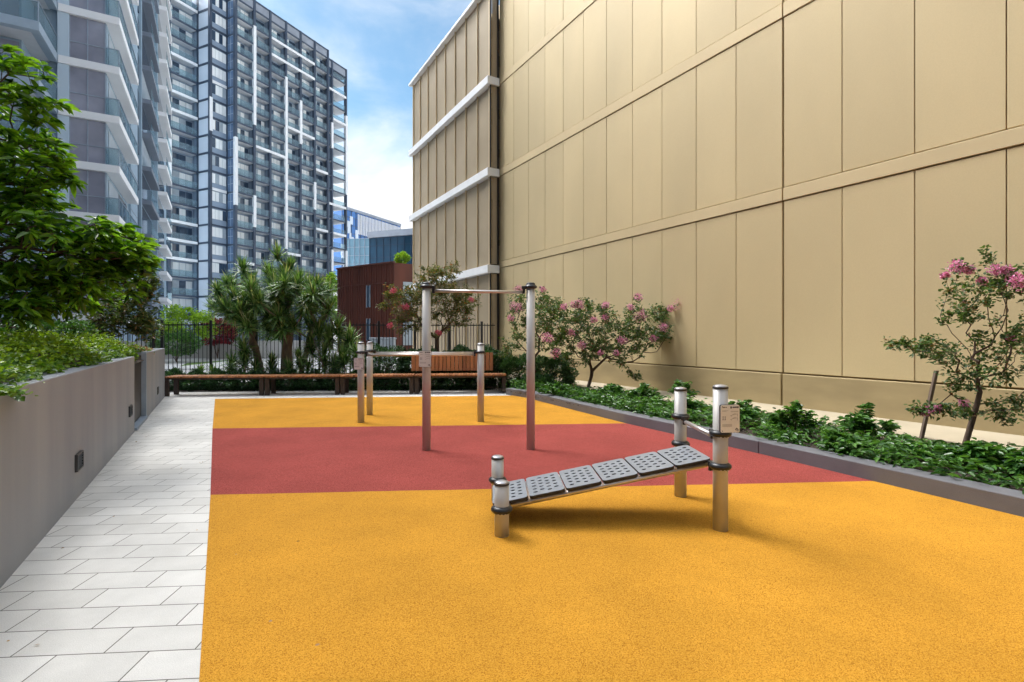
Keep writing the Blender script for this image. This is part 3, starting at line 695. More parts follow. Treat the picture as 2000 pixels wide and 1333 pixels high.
# ------------------------------------------------------------------ FENCE
def fence(Xa, Xb, name, label, z0=.05, ztop=(1.81, 1.875)):
    f = lambda X: Vector((X, 18.74+.43*X, 0)); A, B = f(Xa), f(Xb); u = (B-A); Lf = u.length; u.normalize(); v = Vector((-u.y, u.x, 0))
    t = thing('fence', A+u*Lf/2, label, 'fence', 'black picket fence runs'); n = int(Lf/.105)
    zt = lambda q: ztop[0]+(ztop[1]-ztop[0])*q/Lf; c = MB()
    for k in range(n):
        q = .105*(k+.5); c.obox(A+u*q+ZV*((z0+zt(q))/2), u, v, ZV, .0085, .0085, (zt(q)-z0)/2)
    c.build('pickets', 'fence_black', t)
    for zz in (.22, None):
        c = MB(); a = A+ZV*((zz or ztop[0]-.07)); b = B+ZV*((zz or ztop[1]-.07)); d = (b-a).normalized()
        c.obox((a+b)/2, d, v, d.cross(v)*-1, (b-a).length/2, .02, .017); c.build('rail', 'fence_black', t)
    k = 0.0
    while k <= Lf+.01:
        c = MB(); c.obox(A+u*k+ZV*((zt(k)+.05)/2), u, v, ZV, .033, .033, (zt(k)+.05)/2); c.obox(A+u*k+ZV*(zt(k)+.058), u, v, ZV, .036, .036, .007); c.build('post', 'fence_black', t); k += 1.2
fence(-9.9, -.62, 'fence', 'long black picket fence behind the benches')
fence(-15.6, -9.98, 'fence', 'black picket fence behind the raised planter at left', .9, (1.83, 1.81))

# ------------------------------------------------------------------ TREES
def grow(trunk, tips, pen=.35, step=.14, sag=.12, jit=.02):
    P = [np.array(p, float) for p in trunk]; par = [-1]+list(range(len(trunk)-1)); pl = [0.0]
    for i in range(1, len(P)): pl.append(pl[-1]+np.linalg.norm(P[i]-P[i-1]))
    nt0 = len(P); top = P[-1]; start = max(1, nt0//2)
    tips = sorted(tips, key=lambda q: np.linalg.norm(np.array(q)-top))
    tipn = []
    for q in tips:
        q = np.array(q, float); A = np.array(P); d = np.linalg.norm(A-q, axis=1); cost = d+pen*np.array(pl)
        cost[:start] += 5; i = int(np.argmin(cost)); L0 = d[i]; n = max(1, int(L0/step)); a = P[i]; last = i
        off = rng.normal(0, 1, 3)*L0*.06
        for k in range(1, n+1):
            t = k/n; x = a+(q-a)*t+np.array([0, 0, -1])*math.sin(math.pi*t)*sag*L0+off*math.sin(math.pi*t)+rng.normal(0, jit, 3)*(k < n)
            P.append(x); par.append(last); pl.append(pl[last]+np.linalg.norm(x-P[last])); last = len(P)-1
        tipn.append(last)
    return P, par, tipn
def radii(P, par, r_tip, r0, ex=2.3):
    n = len(P); acc = np.zeros(n); ch = np.zeros(n, int)
    for i in range(n):
        if par[i] >= 0: ch[par[i]] += 1
    order = range(n-1, -1, -1); r = np.zeros(n)
    for i in order:
        r[i] = 1 if ch[i] == 0 else acc[i]**(1/ex)
        if par[i] >= 0: acc[par[i]] += r[i]**ex
    k = math.log(max(r0/r_tip, 1.01))/math.log(max(r[0], 1.01))
    return r_tip*r**k
def tree(name, base, trunk, blobs, leafm, leaf, label, cat, bark='bark', r0=.04, r_tip=.003, per=10, spread=.09, flowers=(), petal='petal', pen=.35, group=None, thr=2.4, whorl=False, droop=.25, zlo=-.3, crown_name='crown', sag=.02, trunk_name='trunk'):
    t = thing(name, base, label, cat, group)
    tips = []
    for (px, py, Y, rx, ry, cnt) in blobs:
        c = PX(px, py, Y); k = Y/1000
        for _ in range(cnt):
            d = rng.normal(0, 1, 3); d /= np.linalg.norm(d); d *= rng.random()**(1/2.2)
            tips.append((c.x+d[0]*rx*k, c.y+d[1]*rx*k*.9, c.z+d[2]*ry*k))
    fl = [PX(f[0], f[1], f[2]-(.35 if f[2] > 8 else 0)) for f in flowers]; tips += [tuple(x) for x in fl]
    P, par, tn = grow([tuple(x) for x in trunk], tips, pen, sag=sag)
    r = radii(P, par, r_tip, r0); c = MB()
    kids = {}
    for i in range(1, len(P)):
        a, b = Vector(P[par[i]]), Vector(P[i]); n = 7 if r[i] > .02 else (5 if r[i] > .008 else 3)
        e = (b-a)*.04; c.tube([a-e, b+e], [r[par[i]] if par[i] >= 0 and r[par[i]] < r[i]*1.8 else r[i]*1.15, r[i]], n, cap=False)
    c.build(trunk_name, bark, t)
    idx = [i for i in range(1, len(P)) if r[i] < r_tip*thr]
    A = np.array([P[i] for i in idx]); Bp = np.array([P[par[i]] for i in idx])
    ll, lw = leaf; parts = []
    rep = np.repeat(np.arange(len(A)), per); u = rng.random((len(rep), 1)); Q = A[rep]*u+Bp[rep]*(1-u)
    ax = (A-Bp); ax /= np.linalg.norm(ax, axis=1)[:, None]+1e-6
    dr = rdir(len(rep), zlo, .8)+ax[rep]*.8
    Q = Q+rdir(len(rep), -.8, .8)*spread*(rng.random((len(rep), 1)))
    sc = rng.uniform(.6, 1.15, len(rep))
    if whorl: Q = A[rep]+ax[rep]*rng.uniform(-.04, .05, (len(rep), 1)); dr = rdir(len(rep), -.35, .45)+ax[rep]*.55
    parts.append(leaf_arrays(Q, dr, ll*sc, lw*sc, droop=droop))
    quads_object(crown_name, parts, leafm, t)
    for f, p in zip(flowers, fl):
        sz = f[3]*(1.35 if f[2] > 8 else 1.0); n = int(80+sz*600); d = rng.normal(0, 1, (n, 3)); d /= np.linalg.norm(d, axis=1)[:, None]
        ax_ = np.array([.55*(1 if rng.random() > .5 else -1), .1, .5]); q = np.array(p)+d*(rng.random((n, 1))**.5)*sz*.5*np.array([1, .9, .8])+ax_*rng.uniform(-.5, .5, (n, 1))*sz*.5
        quads_object('flower_cluster', [leaf_arrays(q, d+rng.normal(0, .5, (n, 3)), .022, .02, fold=.3)], petal, t)
    return t
def line3(a, b, n, wob=.01):
    a = np.array(a); b = np.array(b); return [tuple(a+(b-a)*k/n+(rng.normal(0, wob, 3)*np.array([1, 1, 0]) if 0 < k < n else 0)) for k in range(n+1)]

# crepe myrtle with pink flowers, centre
bs = PX(1146, 771, 11.9)
tree('flowering_tree', bs, line3(bs, PX(1155, 735, 11.9), 4), [
    (1100, 640, 11.6, 50, 38, 50), (1160, 640, 11.9, 60, 48, 80), (1225, 635, 11.9, 60, 45, 75), (1290, 620, 12, 45, 28, 40), (1325, 603, 12, 20, 12, 12),
    (1120, 690, 11.6, 50, 30, 50), (1200, 690, 11.8, 60, 28, 50), (1265, 665, 11.9, 45, 30, 40), (1245, 735, 11.8, 22, 10, 5), (1300, 655, 12, 35, 14, 24), (1330, 640, 12, 22, 14, 12), (1320, 600, 12, 26, 12, 14), (1075, 610, 11.8, 30, 22, 24), (1150, 600, 11.9, 45, 18, 22)],
    'leaf_myrtle', (.075, .038), 'wide pink flowering crepe myrtle before the gold wall, right of the chin-up frame', 'tree', r0=.040, r_tip=.0022, per=26, spread=.13,
    flowers=[(1296, 640, 11.8, .16), (1160, 625, 11.6, .12), (1232, 600, 11.8, .12), (1310, 603, 12, .12), (1172, 690, 11.5, .1), (1100, 600, 11.7, .13), (1068, 660, 11.4, .20), (1085, 690, 11.4, .18), (1115, 650, 11.5, .14), (1135, 675, 11.5, .16), (1182, 620, 11.7, .12), (1215, 665, 11.6, .16), (1330, 594, 12, .26), (1250, 618, 11.8, .24), (1247, 580, 11.9, .14), (1130, 595, 11.8, .20), (1122, 596, 11.8, .16), (1276, 662, 11.7, .13), (1204, 690, 11.5, .1), (1183, 597, 11.8, .14)])
bs = PX(1050, 752, 13.1)
tree('flowering_tree', bs, line3(bs, PX(1042, 700, 13.1), 4), [
    (1015, 605, 13, 26, 40, 30), (1050, 600, 13.2, 25, 40, 30), (1010, 665, 13, 30, 25, 22), (1060, 650, 13.1, 40, 40, 55), (1075, 595, 13.2, 30, 18, 22), (990, 690, 13, 18, 12, 8)],
    'leaf_myrtle', (.075, .038), 'slender crepe myrtle with pink blossom directly behind the right chin-up post', 'tree', r0=.034, r_tip=.0022, per=26, spread=.13,
    flowers=[(1008, 600, 12.7, .24), (998, 622, 12.7, .14), (1012, 565, 12.8, .16), (1060, 560+5, 13, .12)])
# autumn-tinted myrtle behind the backrest bench
bs = PX(850, 715, 14.6)
tree('flowering_tree', bs, line3(bs, PX(853, 660, 14.6), 4, .02), [
    (790, 590, 14.5, 42, 38, 80), (860, 575, 14.7, 55, 50, 120), (900, 590, 14.8, 42, 36, 80), (765, 570, 14.5, 22, 18, 20), (870, 530, 14.8, 42, 24, 40), (750, 597, 14.4, 14, 8, 8), (800, 630, 14.5, 40, 26, 40), (880, 625, 14.7, 45, 24, 50), (835, 560, 14.6, 40, 40, 60)],
    'leaf_autumn', (.075, .036), 'rust tinged bushy crepe myrtle behind the bench backrest with a few red blooms', 'tree', r0=.06, r_tip=.0022, per=26, spread=.13, petal='petal_red',
    flowers=[(792, 600, 14.2, .16), (768, 568, 14.2, .13), (762, 636, 14.1, .12), (856, 650, 14.2, .13), (920, 586, 14.6, .12)])
# near right myrtle
bs = PX(1878, 897, 5.85)
tree('flowering_tree', bs, [tuple(PX(*q)) for q in ((1878, 897, 5.85), (1883, 876, 5.84), (1889, 855, 5.84), (1896, 832, 5.83), (1902, 810, 5.82), (1908, 790, 5.82), (1914, 765, 5.81), (1908, 735, 5.80))], [
    (1880, 600, 5.8, 50, 45, 34), (1940, 560, 5.9, 55, 45, 34), (1900, 690, 5.8, 70, 50, 50), (1985, 650, 5.7, 70, 80, 50), (1800, 680, 5.75, 50, 22, 24), (1745, 672, 5.7, 28, 14, 8),
    (1880, 520, 5.8, 28, 15, 6), (1935, 500, 5.8, 14, 16, 5), (1990, 560, 5.8, 40, 40, 24), (1840, 800, 5.6, 55, 20, 16), (2060, 620, 5.8, 60, 110, 50), (1900, 745, 5.7, 60, 35, 26), (1950, 800, 5.75, 50, 25, 14), (1985, 790, 5.7, 40, 30, 12), (2050, 780, 5.7, 60, 60, 20), (1790, 800, 5.55, 22, 12, 7)],
    'leaf_myrtle', (.054, .029), 'crepe myrtle leaning at the right edge beside a timber stake', 'tree', r0=.030, r_tip=.0016, per=22, spread=.09, thr=2.4,
    flowers=[(1870, 522, 5.7, .16), (1893, 528, 5.7, .10), (1846, 538, 5.7, .08), (1945, 528, 5.7, .13), (1966, 528, 5.7, .12), (1918, 549, 5.7, .09), (1990, 552, 5.5, .20), (1808, 804, 5.5, .12), (1833, 798, 5.5, .08), (1884, 789, 5.6, .10), (1974, 663, 5.6, .09), (1977, 548, 5.7, .1)])
m = MB(); a, b = PX(1797, 868, 6.34), PX(1829, 724, 6.28); d = (b-a).normalized()
m.obox((a+b)/2, Vector((1, 0, 0)), Vector((0, 1, 0)), d, .019, .019, (b-a).length/2)
tag(m.build('timber_stake', 'stake', bevel=.003, seg=1), 'leaning square timber stake beside the right hand myrtle', 'stake')

# big glossy tree over the planter (left)
bs = W(-3.1, 8.2, 1.0)
tree('magnolia_tree', bs, [tuple(bs+Vector((.0, 0, z))) for z in (0, .3, .6, .9, 1.2)], [
    (110, 470, 5.6, 120, 60, 125), (210, 490, 5.9, 80, 62, 110), (30, 530, 5.4, 90, 90, 120), (150, 560, 5.8, 90, 45, 80), (40, 400, 5.6, 90, 60, 90), (245, 520, 6.0, 52, 55, 50), (30, 300, 5.5, 75, 70, 85), (60, 215, 5.4, 60, 40, 26),
    (15, 130, 5.4, 62, 32, 26), (-80, 300, 5.6, 120, 220, 110), (100, 330, 5.5, 50, 40, 24), (20, 600, 5.2, 55, 22, 20), (100, 600, 5.5, 45, 14, 12)],
    'leaf_glossy', (.145, .052), 'big glossy leaved tree overhanging the planter on the left', 'tree', bark='bark', r0=.07, r_tip=.0035, per=11, spread=.04, whorl=True, thr=1.7, droop=.28)
# darker bush behind it
bs = W(-2.3, 11.9, 1.0)
tree('bushy_shrub', bs, line3(bs, bs+Vector((0, 0, .35)), 2), [(270, 590, 9.2, 45, 50, 90), (240, 625, 9.1, 60, 35, 80), (180, 640, 9.0, 60, 30, 60), (285, 640, 9.4, 30, 28, 50), (290, 560, 9.4, 22, 25, 35), (225, 600, 9.3, 50, 40, 70)],
    'leaf_olive', (.085, .038), 'dense olive and brown bush at the far end of the raised planter', 'shrub', r0=.04, r_tip=.002, per=14, spread=.11)
bs = W(-3.3, 10.5, 1.0)
tree('bushy_shrub', bs, line3(bs, bs+Vector((0, 0, .3)), 2), [(120, 640, 7.6, 70, 20, 60), (60, 640, 7.3, 60, 18, 40)],
    'leaf_shrub', (.08, .036), 'low dark shrub under the big glossy tree in the planter', 'shrub', r0=.04, per=10, spread=.09)

# ground cover on the planter
def hump(mb_pts): pass
n = 50000; s_ = rng.uniform(1.2, 14.2, n); dn = rng.random(n)**1.25*3.6; nn_ = nw-.10+.09*np.sin(s_*4.3)*np.sin(s_*1.7)+.10*np.clip((4.5-s_)/2, 0, 1)-dn
def cover_h(s_, nn_):
    q = .14*np.sin(s_*2.3+nn_*1.7)+.09*np.sin(s_*5.1-nn_*3.3)+.06*np.sin(s_*9.7+nn_*7)
    edge_ = np.clip((nw-.02-nn_)/.55, 0, 1)**.6; fade = np.clip((14.3-s_)/4.0, .25, 1)
    return 1.10+edge_*(.25+q*.5)*fade
h = cover_h(s_, nn_)-rng.random(n)**2*.10+rng.normal(0, .012, n)
over = (rng.random(n) < .05) & (s_ < 4.2); h[over] = 1.14-rng.random(over.sum())*.10*np.clip(np.sin(s_[over]*3.1)+.6, 0, 1.6); nn_[over] = nw+.02+rng.random(over.sum())*.05
Pp = np.stack([N2.x*nn_+D2.x*s_, N2.y*nn_+D2.y*s_, h], 1)
dry = (s_ > 12.0+rng.normal(0, .7, n))
ti = np.clip(rng.random(n)*.65+(h-1.2)*1.1, 0, 1)
k = ~dry; sc = rng.uniform(.7, 1.25, n)
lv = leaf_arrays(Pp[k], rdir(k.sum(), -.35, .7), .050*sc[k], .036*sc[k], tint=ti[k])
# wispy shoots sticking up
m_ = 1500; s2 = rng.uniform(1.2, 12.5, m_); n2 = nw-.2-rng.random(m_)*3; hh = cover_h(s2, n2); P_sh = []
for q in range(5):
    P_sh.append(np.stack([N2.x*n2+D2.x*s2, N2.y*n2+D2.y*s2, hh+.022*q], 1)+rng.normal(0, .008, (m_, 3)))
P_sh = np.concatenate(P_sh); lv2 = leaf_arrays(P_sh, rdir(len(P_sh), .1, .9), .042, .022, tint=rng.uniform(.6, 1, len(P_sh)))
o = quads_object('ground_cover', [lv, lv2], 'leaf_ivy'); tag(o, 'thick green creeping ground cover spilling over the retaining wall', 'ground cover', None, 'stuff')
o = quads_object('dry_cover', [leaf_arrays(Pp[dry], rdir(dry.sum(), -.5, .6), .07*sc[dry], .03*sc[dry])], 'leaf_dry'); tag(o, 'patch of dried brown creeper at the far end of the raised planter', 'ground cover', None, 'stuff')
mm_ = MB(); gs = np.linspace(-2, 14.2, 60); gn = np.linspace(nw-.02, nw-4.5, 24); vs = []
for a in gs:
    for b in gn: vs.append(tuple(W(b, a, float(cover_h(np.array([a]), np.array([b]))[0])-.09)))
mm_._add(vs, [(i*24+j_, i*24+j_+1, (i+1)*24+j_+1, (i+1)*24+j_) for i in range(59) for j_ in range(23)])
tag(mm_.build('mulch_layer', 'mulch'), 'dark mulch below the creeping cover of the planter', 'mulch', None, 'stuff')

# ------------------------------------------------------------------ LOW PLANTS IN THE RIGHT BED
def leafy_clump(p, hgt, rad, label, n=420, lf=(.10, .042), matn='leaf_shrub', name='leafy_plant', group='leafy plants along the gold wall bed', cat='plant'):
    t = thing(name, p, label, cat, group); c = MB(); tips = []
    for k in range(int(9+rad*14)):
        a = rng.random()*6.28; rr = rad*rng.random()**.6; tp = Vector((p[0]+math.cos(a)*rr, p[1]+math.sin(a)*rr, p[2]+hgt*(1-.55*(rr/rad)**2)*rng.uniform(.7, 1.05)))
        mid_ = Vector(p).lerp(tp, .5)+Vector((0, 0, .04)); c.tube([Vector(p), mid_, tp], [.006, .005, .003], 4, cap=False); tips.append((np.array(mid_), np.array(tp)))
    c.build('stem', 'bark', t)
    A = np.array([x[0] for x in tips]); B_ = np.array([x[1] for x in tips]); i = rng.integers(0, len(tips), n); u = rng.random((n, 1))**.7
    Q = A[i]*(1-u)+B_[i]*u+rng.normal(0, .02, (n, 3)); dr = rdir(n, -.2, .6)+(B_[i]-A[i])*1.2
    sc = rng.uniform(.6, 1.2, n); quads_object('foliage', [leaf_arrays(Q, dr, lf[0]*sc, lf[1]*sc, droop=.3)], matn, t); return t
cl = [(1085, 775, .30, .40), (1190, 785, .36, .34), (1255, 790, .42, .34), (1345, 815, .34, .30), (1440, 830, .42, .34), (1555, 858, .46, .30), (1700, 870, .48, .34), (1640, 885, .26, .28), (1910, 925, .30, .30), (1990, 935, .30, .26), (1835, 905, .24, .28), (1335, 790, .50, .24)]
labs = ['low leafy plant at the far end of the kerb by the first shrub', 'bushy leafy plant just right of the wide myrtle trunk', 'taller upright leafy plant between the myrtle and the slope bench posts', 'leafy plant showing left of the far tall bench post',
        'leafy plant seen right of the instruction plate', 'tall leafy plant before the expansion joint of the gold wall', 'tallest leafy plant left of the timber stake', 'small leafy plant between the two tall ones',
        'leafy plant at the foot of the leaning myrtle', 'leafy plant in the bottom right corner of the bed', 'low leafy plant between stake and myrtle trunk', 'upright leafy plant right behind the far tall bench post']
for (px, py, hh_, rr_), lb in zip(cl, labs): leafy_clump(G(px, py, .10), hh_, rr_, lb, n=int(380+700*rr_))
# carpet of the same plants
n = 0; Ps = []; Ds = []
for k in range(330):
    s0_ = rng.uniform(1.6, 11.5); kb = 0
    # kerb back n at this s
    kn = np.interp(s0_, [p.dot(DV) for p in kerbB], [p.dot(NV) for p in kerbB]); nn0 = kn+.10+rng.random()**1.6*(7.35-kn-.10)
    if s0_ < 5.5 and rng.random() < .45: continue
    c0 = np.array(W(nn0, s0_, .10)); m_ = 46; hh_ = rng.uniform(.10, .26)
    Q = c0+np.stack([rng.normal(0, .10, m_), rng.normal(0, .10, m_), rng.random(m_)*hh_], 1); Ps.append(Q); Ds.append(rdir(m_, -.15, .6))
Ps = np.concatenate(Ps); Ds = np.concatenate(Ds); sc = rng.uniform(.6, 1.2, len(Ps))
o = quads_object('ground_cover', [leaf_arrays(Ps, Ds, .095*sc, .040*sc, droop=.3)], 'leaf_shrub'); tag(o, 'low dark green leafy ground cover in the bed behind the kerb', 'ground cover', None, 'stuff')
# mulch chips on the soil
n = 9000; s_ = rng.uniform(1, 12, n); nn_ = 5.9+rng.random(n)*1.7; Q = np.stack([N2.x*nn_+D2.x*s_, N2.y*nn_+D2.y*s_, np.full(n, .108)+rng.random(n)*.012], 1)
o = quads_object('bark_mulch', [leaf_arrays(Q, rdir(n, -.2, .2), .035, .016, fold=.1)], 'leaf_dry'); o.data.materials.clear(); o.data.materials.append(MATS['mulch']); tag(o, 'brown bark chips covering the bed soil', 'mulch', None, 'stuff')

# rounded dark hedge shrubs behind benches
def shrub(px, py, Y, rx, ry, label, matn='leaf_dark', n=2600, lf=(.055, .028), z0=.05, group=None, cat='shrub', name='round_shrub'):
    c = PX(px, py, Y); k = Y/1000; base = Vector((c.x, c.y, z0)); t = thing(name, base, label, cat, group)
    d = rng.normal(0, 1, (n, 3)); d /= np.linalg.norm(d, axis=1)[:, None]; r = .62+.38*rng.random((n, 1))**.4
    bump = 1+.16*np.sin(d[:, :1]*7+px)+.12*np.sin(d[:, 2:]*9+d[:, 1:2]*6)
    Q = np.array(c)+d*r*bump*np.array([rx*k, rx*k*.8, ry*k]); Q[:, 2] = np.maximum(Q[:, 2], z0+.02)
    sc = rng.uniform(.6, 1.2, n); quads_object('foliage', [leaf_arrays(Q, d+rdir(n, -.5, .7)*.9, lf[0]*sc, lf[1]*sc)], matn, t)
    m = MB()
    for q in range(7):
        a = rng.random()*6.28; m.tube([base-ZV*.03, base.lerp(c, .6)+Vector((math.cos(a)*rx*k*.25, math.sin(a)*rx*k*.25, 0)), c+Vector((math.cos(a)*rx*k*.6, math.sin(a)*rx*k*.5, ry*k*.4))], [.02, .013, .004], 5, cap=False)
    m.build('stem', 'bark', t); return t
shrub(1010, 735, 13.6, 42, 38, 'large dark rounded shrub at the right end of the benches', n=7500, lf=(.075, .038))
shrub(1080, 735, 13.3, 45, 36, 'large dark rounded shrub under the crepe myrtles', n=7500, lf=(.075, .038))
shrub(1055, 755, 12.7, 40, 20, 'low dark shrub hugging the kerb beside the last bench', n=4000, lf=(.07, .036))
hx = [(340, 750), (385, 752), (430, 750), (475, 753), (520, 752), (565, 752), (610, 752), (655, 752), (700, 752), (745, 751), (790, 752), (840, 752), (890, 751), (940, 751)]
hl = ['beside the planter wall', 'second from the planter wall', 'third from the planter wall', 'left of the first double bench leg', 'right of the first double bench leg', 'under the spiky tree trunks', 'right of the spiky tree trunks', 'at the second double bench leg', 'behind the left parallel bar posts', 'right of the parallel bar posts', 'left of the third double bench leg', 'under the backrest left part', 'under the backrest middle', 'under the backrest right part']
for (px, py), lb in zip(hx, hl): shrub(px, py, 13.45+.0006*(px-340), 30, 24, 'low dark hedge plant under the benches '+lb, n=3000, lf=(.085, .038), group='low hedge plants behind the benches', name='hedge_plant')
for px, lb in ((745, 'left of the backrest'), (830, 'behind the left of the backrest'), (900, 'behind the middle of the backrest'), (950, 'behind the right of the backrest')):
    shrub(px, 712, 13.9, 50 if px < 760 else 42, 34 if px < 760 else 30, 'clipped dark green shrub '+lb, n=6000, lf=(.075, .038), group='clipped shrubs behind the backrest')

# ------------------------------------------------------------------ DRACAENAS
def rosette_mesh(n=70, L0=.55, wd=.032, seed=1):
    r = np.random.default_rng(seed); V_ = []; F = []; T_ = []
    for i in range(n):
        az = i*2.39996; el = math.radians(r.uniform(-30, 75)) if i > n*.25 else math.radians(r.uniform(50, 88))
        Ln = L0*r.uniform(.75, 1.1); d = np.array([math.cos(az)*math.cos(el), math.sin(az)*math.cos(el), math.sin(el)])
        sd_ = np.array([-math.sin(az), math.cos(az), 0]); nsg = 5; drp = r.uniform(.05, .35)*math.cos(el); p = np.array([0, 0, r.uniform(-.12, .06)]); o = len(V_); t = r.random()
        for k in range(nsg+1):
            u = k/nsg; x = p+d*Ln*u-np.array([0, 0, 1.])*Ln*drp*u*u; ww = wd*(.55+.45*math.sin(math.pi*min(1, u*1.25+.12))) if k < nsg else .002
            if u > .6: ww *= (1-u)/.4*.9+.1
            nu = np.cross(sd_, d); V_ += [x+sd_*ww/2+nu*ww*.22, x, x-sd_*ww/2+nu*ww*.22]
            if k:
                b = o+3*(k-1); F += [(b, b+1, b+4, b+3), (b+1, b+2, b+5, b+4)]; T_ += [t, t]
    V_ = np.array(V_); F = np.array(F); me = bpy.data.meshes.new('leaf_rosette'); nf = len(F)
    me.vertices.add(len(V_)); me.vertices.foreach_set('co', V_.ravel().astype(np.float32)); me.loops.add(nf*4); me.loops.foreach_set('vertex_index', F.ravel().astype(np.int32))
    me.polygons.add(nf); me.polygons.foreach_set('loop_start', (np.arange(nf)*4).astype(np.int32)); me.attributes.new('tint', 'FLOAT', 'FACE').data.foreach_set('value', np.array(T_, np.float32))
    me.materials.append(MATS['leaf_dracaena']); me.update(calc_edges=True); return me
RM = [rosette_mesh(84, .42, .036, q) for q in range(3)]
def rosette(parent, p, tilt, sc, k):
    o = bpy.data.objects.new('leaf_rosette', RM[k % 3]); COL.objects.link(o); o.parent = parent
    q = Vector((0, 0, 1)).rotation_difference(Vector(tilt).normalized()); o.matrix_local = Matrix.LocRotScale(Vector(p)-parent_world(parent), q @ Matrix.Rotation(random.random()*6.28, 3, 'Z').to_quaternion(), (sc, sc, sc))
def crop7(x, y): return 380+x/3.703, 440+y/3.703
ros = [(600, 200, 1), (350, 290, 1), (690, 280, 1), (240, 420, .95), (170, 450, .85), (570, 480, 1.1), (710, 440, 1), (880, 410, .9), (370, 370, 1), (850, 550, 1.1), (970, 590, 1.05), (480, 570, 1), (150, 580, .9), (380, 560, 1), (330, 660, 1.0),
       (720, 700, 1), (850, 700, .8), (290, 500, 1), (450, 460, 1), (780, 570, 1), (620, 600, 1), (970, 450, .8), (640, 380, 1), (560, 330, .9), (930, 660, .9), (430, 690, .9), (540, 620, 1), (790, 470, .9), (240, 600, .85)]
for q in range(66):                       # more heads through the depth of the crowns
    a = rng.random()*6.28; rr = rng.random()**.5; ros.append((570+math.cos(a)*rr*400, 545+math.sin(a)*rr*(215 if math.sin(a) > 0 else 230), 1.0))
tb = [PX(511, 728, 14.3), PX(562, 728, 14.3), PX(588, 728, 14.2)]
trees_ = [thing('dracaena_tree', tb[0], 'left spiky dracaena tree with a leaning grey trunk behind the benches', 'tree', 'spiky dracaena trees'),
          thing('dracaena_tree', tb[1], 'middle and tallest spiky dracaena tree with a thick fluted trunk', 'tree', 'spiky dracaena trees'),
          thing('dracaena_tree', tb[2], 'right spiky dracaena tree with slim spreading stems', 'tree', 'spiky dracaena trees')]
grp = {0: [], 1: [], 2: []}
for k, (x, y, sc) in enumerate(ros):
    px, py = crop7(x, y); Y = 14.2+rng.uniform(-.85, .75); p = PX(px, py+8, Y); ti_ = 0 if x < 440 else (1 if x < 700 else 2)
    grp[ti_].append((p, sc, k))
for ti_, items in grp.items():
    t = trees_[ti_]; b = tb[ti_]; top = Vector((b.x+(-.28 if ti_ == 0 else (.0 if ti_ == 1 else .22)), b.y, 1.35))
    tr = line3(b, top, 6, .02); P, par, tn = grow(tr, [tuple(x[0]) for x in items], pen=.25, step=.18, sag=.10, jit=.015)
    r = radii(P, par, .017, .10 if ti_ == 1 else .07, 2.2); c = MB()
    for i in range(1, len(P)):
        a, bb = Vector(P[par[i]]), Vector(P[i]); e = (bb-a)*.05; c.tube([a-e, bb+e], [min(r[par[i]], r[i]*1.5), r[i]], 9, cap=False)
    if ti_ == 1:
        for off_ in (-.10, .09, .02): c.tube([b+Vector((off_, -.05, -.03)), b+Vector((off_*.9, -.04, .7)), top+Vector((off_*1.3, 0, .2))], [.08, .06, .05], 9, cap=False)
    if ti_ == 0: c.tube([b+Vector((.02, -.03, -.03)), b+Vector((-.15, 0, .7)), top+Vector((-.1, 0, .3))], [.09, .07, .05], 9, cap=False)
    c.build('trunk', 'bark_grey', t)
    for p, sc, k in items:
        cxv = Vector((p.x-b.x, p.y-b.y, 0)); rosette(t, p, (cxv.x*.28+rng.normal(0, .12), cxv.y*.3-.1, 1), sc*1.12, k)
lowd = [(360, 900, 1.0, 'tall low-growing dracaena left of the leaning trunk'), (270, 1000, .95, 'broad young dracaena behind the first bench'), (560, 1010, .9, 'young dracaena in front of the thick trunk'), (680, 1035, .75, 'small dracaena just right of the thick trunk'), (820, 1035, .8, 'small dracaena behind the second bench, left of the thin cane'),
        (1010, 1010, .95, 'young dracaena left of the parallel bar posts'), (40, 1060, .6, 'smallest dracaena beside the retaining wall end'), (130, 1060, .6, 'small dracaena behind the left end of the first bench'), (970, 800, 1.0, 'mid-height dracaena right of the spiky trees'), (1120, 830, 1.0, 'mid-height yellowish dracaena by the brown building corner'), (850, 860, .9, 'mid-height dracaena with a thin pale cane'), (1080, 950, .9, 'dark dracaena behind the short parallel bar post'), (940, 920, .9, 'shaded dracaena between the mid-height ones'), (1040, 740, .95, 'tall dracaena nearest the brown building, above the others'), (900, 760, .9, 'slim dracaena under the right edge of the spiky crowns'), (1170, 930, .9, 'bushy dracaena directly left of the parallel bar posts'), (440, 1040, .8, 'small dracaena between the leaning trunk and the thick trunk'), (760, 960, .8, 'small dark dracaena right of the slim stems')]
for k, (x, y, sc, lb) in enumerate(lowd):
    px, py = crop7(x, y); Y = 13.75+rng.uniform(-.15, .3)+(.5 if y < 880 else 0); p = PX(px, py, Y); base = Vector((p.x, p.y, .03))
    t = thing('dracaena_plant', base, lb, 'plant', 'young dracaenas behind the benches'); c = MB(); c.tube([base-ZV*.02, base.lerp(p, .5)+Vector((.03, 0, 0)), p], [.025, .02, .016], 7, cap=False); c.build('stem', 'bark_grey', t)
    nr = max(1, int((p.z-.1)/.26)) if y > 880 else 2
    for q in range(nr): rosette(t, p-ZV*(.2*q), (rng.normal(0, .12), rng.normal(0, .1)-.05, 1), sc*(1.12 if y > 880 else 1.2), k+q)
m = MB(); a, b = PX(632, 716, 13.8), PX(611, 660, 13.9); m.tube([a, b], [.012, .009], 6)
tag(m.build('cane', 'stake'), 'thin pale cane leaning among the dracaenas', 'stake')

